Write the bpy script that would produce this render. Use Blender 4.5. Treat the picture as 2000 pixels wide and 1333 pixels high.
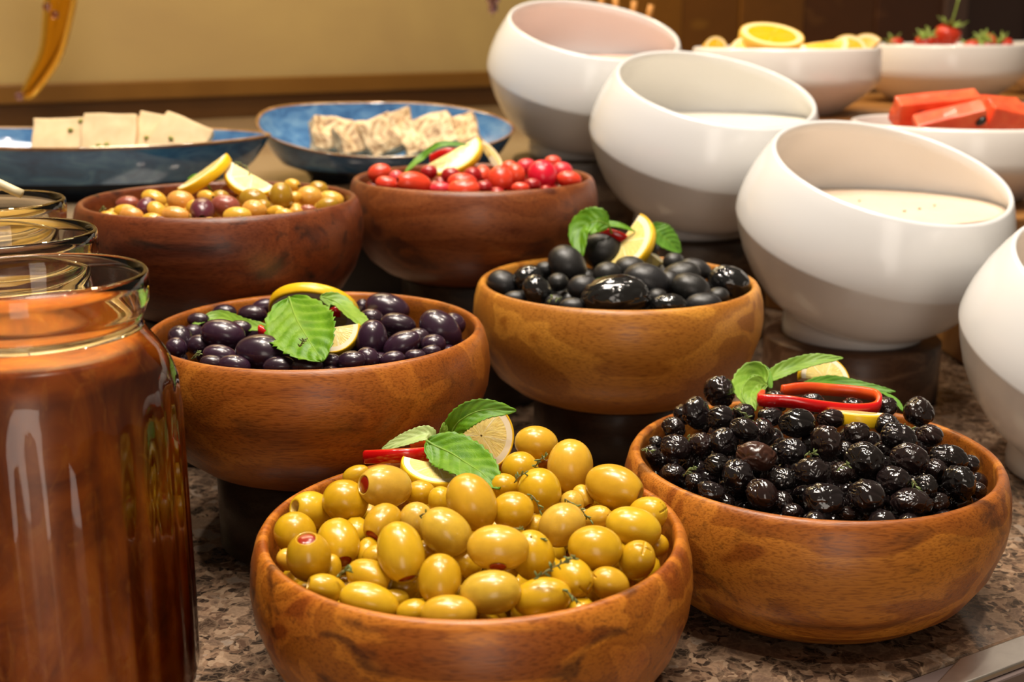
import bpy, bmesh, math, random
import numpy as np
from mathutils import Vector, Matrix, Quaternion, noise as mnoise
S = bpy.context.scene
for o in list(bpy.data.objects): bpy.data.objects.remove(o, do_unlink=True)
COL = S.collection
R = math.radians

# ------------------------------------------------------------------ camera, world, lights, exposure
cd = bpy.data.cameras.new('camera'); cam = bpy.data.objects.new('camera', cd); COL.objects.link(cam)
cam.location = (0, 0, .343); cam.rotation_euler = (R(90-14.45), 0, 0)
cd.sensor_width = 36; cd.lens = 2415/2000*36; cd.clip_start = .02
cd.dof.use_dof = True; cd.dof.focus_distance = .70; cd.dof.aperture_fstop = 8.5
S.camera = cam
S.view_settings.view_transform = 'Standard'; S.view_settings.look = 'None'
S.view_settings.gamma = 1; S.view_settings.use_curve_mapping = False
S.view_settings.exposure = 0.0
wd = bpy.data.worlds.new('world'); S.world = wd; wd.use_nodes = True
wd.node_tree.nodes['Background'].inputs[0].default_value = (1, .80, .60, 1)
wd.node_tree.nodes['Background'].inputs[1].default_value = .16
def lamp(name, kind, loc, target, energy, size=.1, size_y=None, color=(1, .905, .79), angle=None):
    l = bpy.data.lights.new(name, kind); o = bpy.data.objects.new(name, l); COL.objects.link(o)
    l.energy = energy; l.color = color
    if kind == 'AREA':
        l.size = size
        if size_y: l.shape = 'RECTANGLE'; l.size_y = size_y
    else: l.shadow_soft_size = size
    if angle: l.spot_size = R(angle); l.spot_blend = .6
    o.location = loc
    o.rotation_euler = (Vector(target)-Vector(loc)).to_track_quat('-Z', 'Y').to_euler()
    return o
lamp('ceiling_panel', 'AREA', (-.10, .60, 1.75), (.05, .90, 0), 31, .55, .55)
lamp('front_fill', 'AREA', (.30, -2.1, .20), (.0, .8, .20), 18, .8, 2.2, (1, .88, .76))  # unseen area light added behind the camera for frontal fill and jar streaks
for k, (x, y) in enumerate([(-.75, .75), (.55, .45), (.75, 1.5), (-.1, 1.55), (.2, -.2)]):
    lamp('downlight', 'SPOT', (x, y, 2.1), (x*.55, y*.7+.25, 0), 42, .035, angle=75, color=(1, .88, .74))
lamp('wall_washer', 'AREA', (-.35, 2.0, 1.55), (-.5, 2.62, .35), 27, .9, .12, (1, .80, .48))

# ------------------------------------------------------------------ helpers
def tag(o, label=None, cat=None, group=None, kind=None):
    if label: o['label'] = label
    if cat: o['category'] = cat
    if group: o['group'] = group
    if kind: o['kind'] = kind
    return o
def empty(name, loc, label, cat, group=None, rotz=0):
    o = bpy.data.objects.new(name, None); COL.objects.link(o); o.location = loc; o.rotation_euler = (0, 0, rotz)
    o.empty_display_size = .01
    return tag(o, label, cat, group)
def me(name, v, f, mats, smooth=True, mi=None, uv=None):
    m = bpy.data.meshes.new(name); m.from_pydata([tuple(map(float, p)) for p in v], [], f)
    for k in (mats if isinstance(mats, (list, tuple)) else [mats]): m.materials.append(k)
    if smooth: m.polygons.foreach_set('use_smooth', [True]*len(m.polygons))
    if mi: m.polygons.foreach_set('material_index', mi)
    if uv is not None:
        L = m.uv_layers.new(name='UVMap')
        idx = np.empty(len(m.loops), int); m.loops.foreach_get('vertex_index', idx)
        L.data.foreach_set('uv', np.asarray(uv, float)[idx].ravel())
    m.update(); return m
def ob(name, m, parent=None, loc=(0, 0, 0), rot=None, scale=None):
    o = bpy.data.objects.new(name, m); COL.objects.link(o); o.location = loc
    if rot is not None:
        if len(rot) == 4: o.rotation_mode = 'QUATERNION'; o.rotation_quaternion = rot
        else: o.rotation_euler = rot
    if scale is not None: o.scale = scale
    if parent is not None: o.parent = parent
    return o
def obw(name, m, parent):            # child whose mesh is given in world coordinates of an untransformed parent at parent.location
    o = bpy.data.objects.new(name, m); COL.objects.link(o); o.parent = parent
    m.transform(Matrix.Translation(-Vector(parent.location))); return o
def lathe(prof, seg=96, mod=None, closed=False):
    v, f = [], []; rings = []
    for i, (r, z) in enumerate(prof):
        if r < 1e-6: rings.append([len(v)]); v.append((0, 0, z)); continue
        ring = []
        for k in range(seg):
            a = 2*math.pi*k/seg; rr = mod(r, z, a) if mod else r
            ring.append(len(v)); v.append((rr*math.cos(a), rr*math.sin(a), z))
        rings.append(ring)
    pairs = list(zip(rings, rings[1:])) + ([(rings[-1], rings[0])] if closed else [])
    for a, b in pairs:
        for k in range(seg):
            k2 = (k+1) % seg
            if len(a) == 1 and len(b) == 1: continue
            if len(a) == 1: f.append((a[0], b[k2], b[k]))
            elif len(b) == 1: f.append((a[k], a[k2], b[0]))
            else: f.append((a[k], a[k2], b[k2], b[k]))
    return v, f
def spline(pts, n):
    P = [Vector(p) for p in pts]
    if len(P) == 2: return [P[0].lerp(P[1], i/(n-1)) for i in range(n)]
    E = [P[0]*2-P[1]]+P+[P[-1]*2-P[-2]]; out = []
    for i in range(n):
        t = i/(n-1)*(len(P)-1); k = min(int(t), len(P)-2); u = t-k
        a, b, c, d = E[k:k+4]
        out.append(.5*((2*b)+(c-a)*u+(2*a-5*b+4*c-d)*u*u+(3*b-a-3*c+d)*u**3))
    return out
def tube(pts, rad, seg=8, n=None, caps=True):
    C = spline(pts, n or max(2, len(pts)*4)); N = len(C); v, f = [], []
    rr = rad if callable(rad) else (lambda t: rad)
    up = Vector((.31, .17, .93))
    for i, p in enumerate(C):
        t = (C[min(i+1, N-1)]-C[max(i-1, 0)]).normalized(); s = t.cross(up)
        if s.length < .05: s = t.cross(Vector((1, 0, 0)))
        s.normalize(); w = s.cross(t)
        for k in range(seg):
            a = 2*math.pi*k/seg; v.append(p+(s*math.cos(a)+w*math.sin(a))*rr(i/(N-1)))
    for i in range(N-1):
        for k in range(seg): f.append((i*seg+k, i*seg+(k+1) % seg, (i+1)*seg+(k+1) % seg, (i+1)*seg+k))
    if caps: f.append(tuple(range(seg))[::-1]); f.append(tuple((N-1)*seg+k for k in range(seg)))
    return v, f
def box(cx, cy, cz, sx, sy, sz, rot=0):
    v = []
    c, s = math.cos(rot), math.sin(rot)
    for z in (-1, 1):
        for x, y in ((-1, -1), (1, -1), (1, 1), (-1, 1)):
            X, Y = x*sx/2, y*sy/2; v.append((cx+X*c-Y*s, cy+X*s+Y*c, cz+z*sz/2))
    return v, [(3, 2, 1, 0), (4, 5, 6, 7), (0, 1, 5, 4), (1, 2, 6, 5), (2, 3, 7, 6), (3, 0, 4, 7)]
def prism(poly, z0, z1):
    n = len(poly)
    v = [(x, y, z0) for x, y in poly]+[(x, y, z1) for x, y in poly]
    return v, [tuple(range(n))[::-1], tuple(range(n, 2*n))]+[(i, (i+1) % n, n+(i+1) % n, n+i) for i in range(n)]
def bevel(o, w, seg=2):
    b = o.modifiers.new('bevel', 'BEVEL'); b.width = w; b.segments = seg; b.limit_method = 'ANGLE'; return o

# ------------------------------------------------------------------ materials
class N:
    def __init__(s, name):
        s.m = bpy.data.materials.new(name); s.m.use_nodes = True; s.t = s.m.node_tree; s.b = s.t.nodes['Principled BSDF']
        s.out = s.t.nodes['Material Output']
    def n(s, typ, **kw):
        q = s.t.nodes.new('ShaderNode'+typ)
        for k, v in kw.items():
            if k in q.inputs.keys(): q.inputs[k].default_value = v
            else: setattr(q, k, v)
        return q
    def l(s, a, b): s.t.links.new(a, b)
    def co(s, scale=(1, 1, 1), rot=(0, 0, 0), loc=(0, 0, 0), src='Object'):
        t = s.n('TexCoord'); m = s.n('Mapping'); m.inputs['Scale'].default_value = scale
        m.inputs['Rotation'].default_value = rot; m.inputs['Location'].default_value = loc
        s.l(t.outputs[src], m.inputs[0]); return m.outputs[0]
    def noise(s, co, scale, detail=3, rough=.5, dist=0):
        q = s.n('TexNoise'); q.inputs['Scale'].default_value = scale; q.inputs['Detail'].default_value = detail
        q.inputs['Roughness'].default_value = rough; q.inputs['Distortion'].default_value = dist
        if co is not None: s.l(co, q.inputs['Vector'])
        return q.outputs['Fac']
    def ramp(s, fac, stops, interp='LINEAR'):
        stops = stops if len(stops) > 1 else [stops[0], (1.0, stops[0][1])]
        q = s.n('ValToRGB'); e = q.color_ramp.elements; q.color_ramp.interpolation = interp
        while len(e) < len(stops): e.new(.5)
        for x, (p, c) in zip(e, stops): x.position = p; x.color = (*c, 1) if len(c) == 3 else c
        s.l(fac, q.inputs[0]); return q.outputs[0]
    def mix(s, f, a, b, mode='MIX'):
        q = s.n('Mix', data_type='RGBA', blend_type=mode)
        for i, x in ((0, f), (6, a), (7, b)):
            if isinstance(x, (int, float)): q.inputs[i].default_value = x
            elif isinstance(x, tuple): q.inputs[i].default_value = (*x, 1) if len(x) == 3 else x
            else: s.l(x, q.inputs[i])
        return q.outputs[2]
    def math(s, op, a, b=None, c=None):
        q = s.n('Math', operation=op)
        for i, x in enumerate((a, b, c)):
            if x is None: continue
            if isinstance(x, (int, float)): q.inputs[i].default_value = x
            else: s.l(x, q.inputs[i])
        return q.outputs[0]
    def bump(s, h, strength, dist=.001):
        q = s.n('Bump'); q.inputs['Strength'].default_value = strength; q.inputs['Distance'].default_value = dist
        s.l(h, q.inputs['Height']); s.l(q.outputs[0], s.b.inputs['Normal']); return q
    def set(s, **kw):
        for k, v in kw.items():
            i = s.b.inputs[k.replace('_', ' ')]
            if isinstance(v, tuple): i.default_value = (*v, 1) if len(v) == 3 and i.type == 'RGBA' else v
            elif isinstance(v, (int, float)): i.default_value = v
            else: s.l(v, i)
        return s
def plain(name, col, rough=.5, **kw): return N(name).set(Base_Color=col, Roughness=rough, **kw).m

def wood(name, light, mid, dark, rot=(0, 0, 0), seed=0, streak=.5, dull=None, scale=1.0, rings=9):
    a = N(name); sc = scale
    co = a.co((2.2*sc, 34*sc, 34*sc), rot, (seed*3.7, seed*1.3, seed*2.1))
    n1 = a.noise(co, 1.0, 2, .45, .35)
    base = a.ramp(n1, [(.30, mid), (.52, light), (.70, mid)])
    fig = a.math('SINE', a.math('MULTIPLY', n1, rings*3.2))
    figc = a.ramp(fig, [(.0, (.55, .42, .34)), (.55, (1, 1, 1))])
    c = a.mix(.7, base, figc, 'MULTIPLY')
    n2 = a.noise(a.co((3.0*sc, 60*sc, 60*sc), rot, (seed*1.9+4, seed, 7)), 1.0, 3, .55, .6)
    st = a.ramp(n2, [(.57, (0, 0, 0)), (.70, (1, 1, 1))])
    c = a.mix(a.math('MULTIPLY', st, streak), c, dark)
    n4 = a.noise(a.co((6*sc, 170*sc, 170*sc), rot, (seed, 3, 1)), 1.0, 3, .6, .5)
    line = a.ramp(n4, [(.60, (0, 0, 0)), (.68, (1, 1, 1))])
    c = a.mix(a.math('MULTIPLY', line, streak*.55), c, dark)
    n3 = a.noise(a.co((130, 1000, 1000), rot), 1.0, 2)
    c = a.mix(.62, c, a.ramp(n3, [(.34, (.42, .34, .28)), (.52, (1, 1, 1))]), 'MULTIPLY')
    if dull:
        n5 = a.noise(a.co((14, 14, 14), loc=(seed, 0, 2)), 1.0, 5, .65)
        c = a.mix(a.math('MULTIPLY', a.ramp(n5, [(.50, (0, 0, 0)), (.62, (1, 1, 1))]), .8), c, dull)
    a.set(Base_Color=c, Roughness=a.math('MULTIPLY_ADD', n3, .25, .27), Specular_IOR_Level=.35, Coat_Weight=.10, Coat_Roughness=.2)
    a.bump(n3, .25, .0006)
    return a.m

def granite():
    a = N('granite'); co = a.co((1, 1, 1))
    w = a.n('TexNoise'); w.inputs['Scale'].default_value = 55; w.inputs['Detail'].default_value = 3; a.l(co, w.inputs['Vector'])
    v = a.n('VectorMath', operation='MULTIPLY_ADD'); a.l(w.outputs['Color'], v.inputs[0]); v.inputs[1].default_value = (.022, .022, .022); a.l(co, v.inputs[2])
    def vor(scale, feat):
        q = a.n('TexVoronoi', feature=feat); q.inputs['Scale'].default_value = scale; a.l(v.outputs[0], q.inputs['Vector']); return q
    v1 = vor(92, 'F1'); e1 = vor(92, 'DISTANCE_TO_EDGE'); v2 = vor(230, 'F1'); e2 = vor(230, 'DISTANCE_TO_EDGE')
    s1 = a.n('SeparateColor'); a.l(v1.outputs['Color'], s1.inputs[0]); s2 = a.n('SeparateColor'); a.l(v2.outputs['Color'], s2.inputs[0])
    c1 = a.ramp(s1.outputs[0], [(0, (.030, .022, .017)), (.30, (.060, .038, .026)), (.5, (.13, .085, .06)), (.72, (.20, .135, .09)), (.88, (.23, .185, .15)), (1, (.05, .05, .05))], 'CONSTANT')
    c2 = a.ramp(s2.outputs[0], [(0, (.035, .024, .018)), (.35, (.10, .06, .04)), (.6, (.22, .14, .09)), (.85, (.30, .21, .14))], 'CONSTANT')
    sel = a.ramp(s1.outputs[1], [(.42, (0, 0, 0)), (.52, (1, 1, 1))])
    c = a.mix(sel, c1, c2)
    vein = a.ramp(e1.outputs['Distance'], [(.0, (1, 1, 1)), (.16, (0, 0, 0))])
    c = a.mix(a.math('MULTIPLY', vein, .40), c, (.30, .20, .13))
    vein2 = a.ramp(e2.outputs['Distance'], [(.0, (1, 1, 1)), (.12, (0, 0, 0))])
    c = a.mix(a.math('MULTIPLY', vein2, .35), c, (.26, .17, .11))
    f = a.noise(co, 420, 3); c = a.mix(.5, c, a.ramp(f, [(.3, (.6, .55, .5)), (.7, (1.15, 1.1, 1.05))]), 'MULTIPLY')
    a.set(Base_Color=c, Roughness=.16, Specular_IOR_Level=.4); return a.m

def olive_mat(name, cols, rough=.22, speck=.3, sss=.12, coat=.25, bumpy=0, sssc=(.006, .004, .001)):
    a = N(name); oi = a.n('ObjectInfo'); rnd = oi.outputs['Random']
    c = a.ramp(rnd, [(i/max(1, len(cols)-1), k) for i, k in enumerate(cols)])
    n = a.noise(a.co(), 2.2, 3); c = a.mix(speck, c, a.ramp(n, [(.3, (.62, .55, .45)), (.65, (1.1, 1.06, 1.0))]), 'MULTIPLY')
    n2 = a.noise(a.co(), 26, 2); c = a.mix(speck*.5, c, a.ramp(n2, [(.30, (.45, .38, .28)), (.42, (1, 1, 1))]), 'MULTIPLY')
    a.set(Base_Color=c, Roughness=rough, Coat_Weight=coat, Coat_Roughness=.08, Subsurface_Weight=sss, Subsurface_Radius=sssc, Subsurface_Scale=1.0)
    if bumpy: a.bump(a.noise(a.co(), 9, 4, .6, .8), bumpy, .02)
    return a.m

M = {}
M['granite'] = granite()
M['ceramic'] = plain('white_ceramic', (.70, .70, .70), .20, Coat_Weight=.25, Coat_Roughness=.12)
M['ceramic_warm'] = plain('warm_white_ceramic', (.72, .67, .62), .22, Coat_Weight=.2)
def glaze(name, c0, c1, c2):
    a = N(name); n = a.noise(a.co((1, 1, 2)), 26, 5, .6, 1.2)
    c = a.ramp(n, [(.28, c0), (.5, c1), (.72, c2)]); a.set(Base_Color=c, Roughness=.10, Coat_Weight=.5, Coat_Roughness=.03); return a.m
M['glaze'] = glaze('blue_glaze', (.014, .055, .15), (.030, .12, .26), (.09, .22, .36))
M['glaze_in'] = glaze('blue_glaze_inside', (.03, .09, .22), (.07, .18, .36), (.16, .30, .46))
M['glaze_dark'] = glaze('navy_glaze', (.006, .010, .018), (.010, .018, .035), (.018, .035, .06))
M['glaze_rim'] = glaze('brown_glaze', (.09, .035, .012), (.20, .09, .03), (.32, .17, .07))
def mottled(name, c0, c1, scale, rough, **kw):
    a = N(name); n = a.noise(a.co(), scale, 4, .55, .6); a.set(Base_Color=a.ramp(n, [(.3, c0), (.7, c1)]), Roughness=rough, **kw); return a.m
M['wall'] = mottled('beige_panel', (.31, .215, .098), (.41, .30, .122), 1.6, .38)
M['trim'] = mottled('brown_trim', (.12, .052, .008), (.17, .078, .013), 3.0, .32)
M['trim_dark'] = mottled('dark_trim', (.062, .023, .005), (.09, .036, .007), 3.0, .35)
M['shelf'] = mottled('polished_tan_stone', (.27, .19, .11), (.33, .24, .15), 5, .06)
M['floor'] = mottled('tan_floor', (.40, .28, .15), (.46, .33, .19), 4, .5)
M['black'] = plain('black_lacquer', (.012, .011, .011), .3)
M['steel'] = mottled('brushed_steel', (.55, .50, .45), (.66, .61, .55), 60, .34, Metallic=1.0)
M['steel_dark'] = plain('dull_rail', (.17, .125, .115), .45, Metallic=.3)
M['riser'] = wood('dark_riser_wood', (.060, .036, .020), (.038, .022, .012), (.012, .008, .005), (0, R(90), 0), 5, .7)
M['log'] = wood('bark_riser_wood', (.16, .085, .045), (.09, .045, .024), (.022, .014, .010), (0, R(90), 0), 8, .8)
M['step'] = wood('honey_step_wood', (.40, .19, .050), (.34, .15, .038), (.18, .075, .02), (0, 0, R(-38)), 9, .25, scale=.5, rings=4)
M['cream'] = mottled('cream_yoghurt', (.80, .62, .46), (.86, .68, .52), 14, .35, Subsurface_Weight=.2, Subsurface_Radius=(.01, .008, .005))
M['white_yoghurt'] = plain('white_yoghurt', (.84, .78, .66), .3, Subsurface_Weight=.2, Subsurface_Radius=(.01, .009, .007))
M['pink_yoghurt'] = plain('pink_yoghurt', (.78, .50, .41), .35, Subsurface_Weight=.2, Subsurface_Radius=(.01, .007, .005))
# food
M['green'] = olive_mat('green_olive_skin', [(.53, .30, .007), (.60, .36, .010), (.55, .315, .009), (.64, .40, .016), (.50, .28, .008), (.65, .38, .03)], .26, .22, coat=.12)
M['rosy'] = olive_mat('rosy_olive_skin', [(.56, .36, .03), (.60, .37, .045)], .26, .35, coat=.12)
M['brine_flesh'] = plain('cut_olive_flesh', (.60, .40, .10), .35)
M['pimento'] = olive_mat('pimento', [(.32, .022, .004), (.24, .012, .003)], .2, .2)
M['wrinkled'] = olive_mat('wrinkled_black_skin', [(.006, .005, .005), (.014, .007, .006), (.008, .006, .007), (.018, .008, .007)], .12, .3, 0, .5, 0)
M['brownolive'] = olive_mat('brown_shrivelled_skin', [(.045, .016, .009)], .28, .4, 0, .3, 0)
M['purple'] = olive_mat('purple_olive_skin', [(.024, .008, .022), (.034, .012, .028), (.020, .008, .018), (.030, .012, .020)], .27, .3, .03, .3)
M['blackolive'] = olive_mat('black_olive_skin', [(.010, .010, .010), (.016, .015, .014), (.012, .012, .014)], .38, .35, 0, .06, .08)
M['wet'] = olive_mat('wet_black_olive_skin', [(.008, .008, .008)], .14, .3, 0, .5, 0)
M['yel'] = olive_mat('yellow_olive_skin', [(.62, .34, .025), (.66, .37, .05), (.56, .30, .02)], .22, .22)
M['peach'] = olive_mat('peach_olive_skin', [(.62, .27, .055), (.62, .32, .05)], .24, .25)
M['rose'] = olive_mat('rose_olive_skin', [(.25, .055, .045), (.30, .085, .04)], .28, .4)
M['purp'] = olive_mat('wine_olive_skin', [(.12, .020, .035), (.09, .018, .030)], .28, .3)
M['grn'] = olive_mat('gold_olive_skin', [(.38, .21, .014), (.33, .19, .014)], .22, .3)
M['hollow'] = plain('olive_hole', (.05, .02, .008), .4)
M['org'] = olive_mat('orange_red_olive_skin', [(.70, .055, .018), (.62, .035, .014), (.72, .075, .025)], .3, .2)
M['mag'] = olive_mat('magenta_olive_skin', [(.62, .006, .028)], .3, .15)
M['pinkd'] = olive_mat('rose_red_olive_skin', [(.62, .016, .035), (.66, .03, .045)], .3, .2)
M['pink'] = olive_mat('pink_olive_skin', [(.66, .07, .08)], .22, .2)
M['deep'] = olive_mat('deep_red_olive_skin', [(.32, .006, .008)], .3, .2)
M['rind'] = mottled('lemon_rind', (.72, .42, .006), (.80, .50, .012), 40, .3, Subsurface_Weight=.1, Subsurface_Radius=(.003, .002, .0005))
M['pith'] = plain('lemon_pith', (.80, .70, .50), .5, Subsurface_Weight=.2, Subsurface_Radius=(.003, .002, .001))
def flesh(name, c0, c1, mem):
    a = N(name); co = a.co(src='UV'); q = a.n('SeparateXYZ'); a.l(co, q.inputs[0])
    s = a.math('ABSOLUTE', a.math('SINE', a.math('MULTIPLY', q.outputs[0], 4.5*2)))
    n = a.noise(a.co((30, 3, 1), src='UV'), 1.5, 3)
    c = a.ramp(n, [(.3, c0), (.7, c1)]); c = a.mix(a.ramp(s, [(.0, (1, 1, 1)), (.16, (0, 0, 0))]), c, mem)
    a.set(Base_Color=c, Roughness=.18, Subsurface_Weight=.3, Subsurface_Radius=(.006, .004, .001), Coat_Weight=.3); a.bump(n, .5, .001); return a.m
M['flesh'] = flesh('lemon_flesh', (.72, .54, .14), (.84, .70, .30), (.86, .78, .52))
M['oflesh'] = flesh('orange_flesh', (.80, .42, .008), (.88, .50, .015), (.86, .58, .10))
M['orind'] = plain('orange_rind', (.80, .45, .06), .4)
M['opith'] = plain('orange_pith', (.84, .66, .35), .5)
M['pepper'] = plain('red_pepper_skin', (.56, .006, .006), .16, Coat_Weight=.5, Coat_Roughness=.05, Subsurface_Weight=.08, Subsurface_Radius=(.004, .001, .001))
M['pepper_in'] = mottled('red_pepper_flesh', (.62, .045, .008), (.72, .10, .012), 60, .3)
def leafm(name, c0, c1, vein):
    a = N(name); co = a.co(src='UV'); q = a.n('SeparateXYZ'); a.l(co, q.inputs[0])
    u, v = q.outputs[0], a.math('ABSOLUTE', a.math('SUBTRACT', q.outputs[1], .5))
    ph = a.math('MULTIPLY', a.math('SUBTRACT', u, a.math('MULTIPLY', v, .55)), 7*3.1416)
    side = a.math('ABSOLUTE', a.math('SINE', ph))
    vm = a.math('MAXIMUM', a.ramp(side, [(.0, (1, 1, 1)), (.16, (0, 0, 0))]), a.ramp(v, [(.0, (1, 1, 1)), (.035, (0, 0, 0))]))
    n = a.noise(a.co((6, 6, 1), src='UV'), 1, 4)
    c = a.ramp(n, [(.3, c0), (.7, c1)]); c = a.mix(a.math('MULTIPLY', vm, .42), c, vein)
    a.set(Base_Color=c, Roughness=.42, Specular_IOR_Level=.35, Subsurface_Weight=.1, Subsurface_Radius=(.002, .003, .0005))
    a.bump(a.noise(a.co((40, 40, 1), src='UV'), 1, 3), .3, .0005); return a.m
M['leaf0.4'] = leafm('basil_leaf', (.060, .17, .012), (.11, .26, .020), (.22, .38, .07))
M['leaf0.5'] = leafm('mint_leaf', (.055, .165, .003), (.115, .26, .005), (.20, .35, .02))
M['leaf0.6'] = leafm('pale_leaf', (.12, .24, .018), (.19, .32, .035), (.30, .42, .08))
M['leaf0.7'] = leafm('leaf_underside', (.30, .42, .12), (.40, .50, .18), (.50, .58, .28))
M['thyme'] = plain('thyme_leaf', (.15, .20, .06), .5)
M['twig'] = plain('thyme_twig', (.20, .16, .06), .6)
def glass(name, col, rough=0.0):
    a = N(name); a.t.nodes.remove(a.b); g = a.n('BsdfGlass'); g.inputs['Color'].default_value = (*col, 1); g.inputs['Roughness'].default_value = rough
    g.inputs['IOR'].default_value = 1.45; a.l(g.outputs[0], a.out.inputs[0]); return a.m
M['glass'] = glass('jar_glass', (.97, .96, .93))
M['amber_glass'] = glass('amber_glass', (.92, .66, .16), .05)
M['violet_glass'] = glass('violet_glass', (.72, .60, .80), .05)
def thin(name, col):
    a = N(name); a.t.nodes.remove(a.b); t = a.n('BsdfTransparent'); t.inputs[0].default_value = (*col, 1)
    g = a.n('BsdfGlossy'); g.inputs['Roughness'].default_value = .03; fr = a.n('Fresnel'); fr.inputs[0].default_value = 1.5
    x = a.n('MixShader'); a.l(fr.outputs[0], x.inputs[0]); a.l(t.outputs[0], x.inputs[1]); a.l(g.outputs[0], x.inputs[2]); a.l(x.outputs[0], a.out.inputs[0]); return a.m
M['thin'] = thin('thin_jar_glass', (.96, .93, .88))
def jamm():
    a = N('amber_jam'); n = a.noise(a.co((26, 26, 16)), 1.0, 5, .6, 1.6); n2 = a.noise(a.co((60, 60, 28), loc=(3, 1, 2)), 1, 4, .6, 2.2)
    c = a.ramp(n, [(.30, (.16, .022, .001)), (.52, (.42, .098, .003)), (.75, (.66, .20, .012))])
    c = a.mix(a.ramp(n2, [(.56, (0, 0, 0)), (.70, (.5, .5, .5))]), c, (.64, .24, .03))
    a.set(Base_Color=c, Roughness=.3, Subsurface_Weight=.5, Subsurface_Radius=(.03, .010, .002), Subsurface_Scale=.6); return a.m
M['jam'] = jamm()
M['honey'] = plain('pale_honey', (.42, .26, .06), .25, Subsurface_Weight=.3, Subsurface_Radius=(.02, .01, .003))
M['dark_syrup'] = plain('dark_syrup', (.06, .020, .010), .2)
M['halva'] = mottled('halva', (.60, .42, .22), (.70, .51, .29), 60, .65)
def marb():
    a = N('marbled_halva'); n = a.noise(a.co(), 55, 3, .6, 2.2)
    a.set(Base_Color=a.ramp(n, [(.38, (.28, .15, .06)), (.48, (.56, .38, .19)), (.60, (.76, .57, .33))]), Roughness=.6); return a.m
M['marbled'] = marb()
M['pistachio'] = mottled('pistachio', (.18, .20, .02), (.32, .34, .05), 80, .6)
M['melon'] = mottled('watermelon_flesh', (.72, .060, .018), (.82, .15, .050), 45, .3, Subsurface_Weight=.1, Subsurface_Radius=(.004, .001, .0005))
M['seed'] = plain('watermelon_seed', (.012, .008, .006), .3)
M['berry'] = mottled('strawberry_skin', (.45, .020, .008), (.60, .05, .015), 50, .3)
M['calyx'] = mottled('strawberry_leaf', (.14, .24, .03), (.34, .40, .08), 60, .5)
M['ivory'] = plain('pale_spoon', (.60, .50, .30), .4)
M['stick'] = plain('bread_stick', (.55, .24, .05), .6)
BOWLW = {
 'g': wood('acacia_front', (.54, .190, .017), (.36, .092, .009), (.060, .016, .005), (R(12), R(8), R(-6)), 1.0, .75, rings=10),
 'w': wood('acacia_right', (.47, .165, .018), (.32, .090, .010), (.050, .016, .006), (R(-8), R(6), R(10)), 2.3, .65, rings=8),
 'p': wood('acacia_purple', (.45, .148, .016), (.34, .095, .010), (.050, .018, .007), (R(10), R(24), R(14)), 3.1, .5, rings=6, scale=.8),
 'k': wood('acacia_black', (.58, .255, .034), (.50, .200, .023), (.20, .070, .012), (R(0), R(-18), R(-10)), 4.6, .40, rings=6, scale=.8),
 'y': wood('acacia_mixed', (.22, .055, .014), (.10, .022, .008), (.016, .008, .006), (R(8), R(-14), R(0)), 5.2, .9, rings=7, scale=.75),
 'r': wood('acacia_red', (.27, .078, .018), (.17, .044, .012), (.050, .018, .012), (R(10), R(62), R(20)), 6.4, .65, rings=7, scale=.8)}

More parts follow.
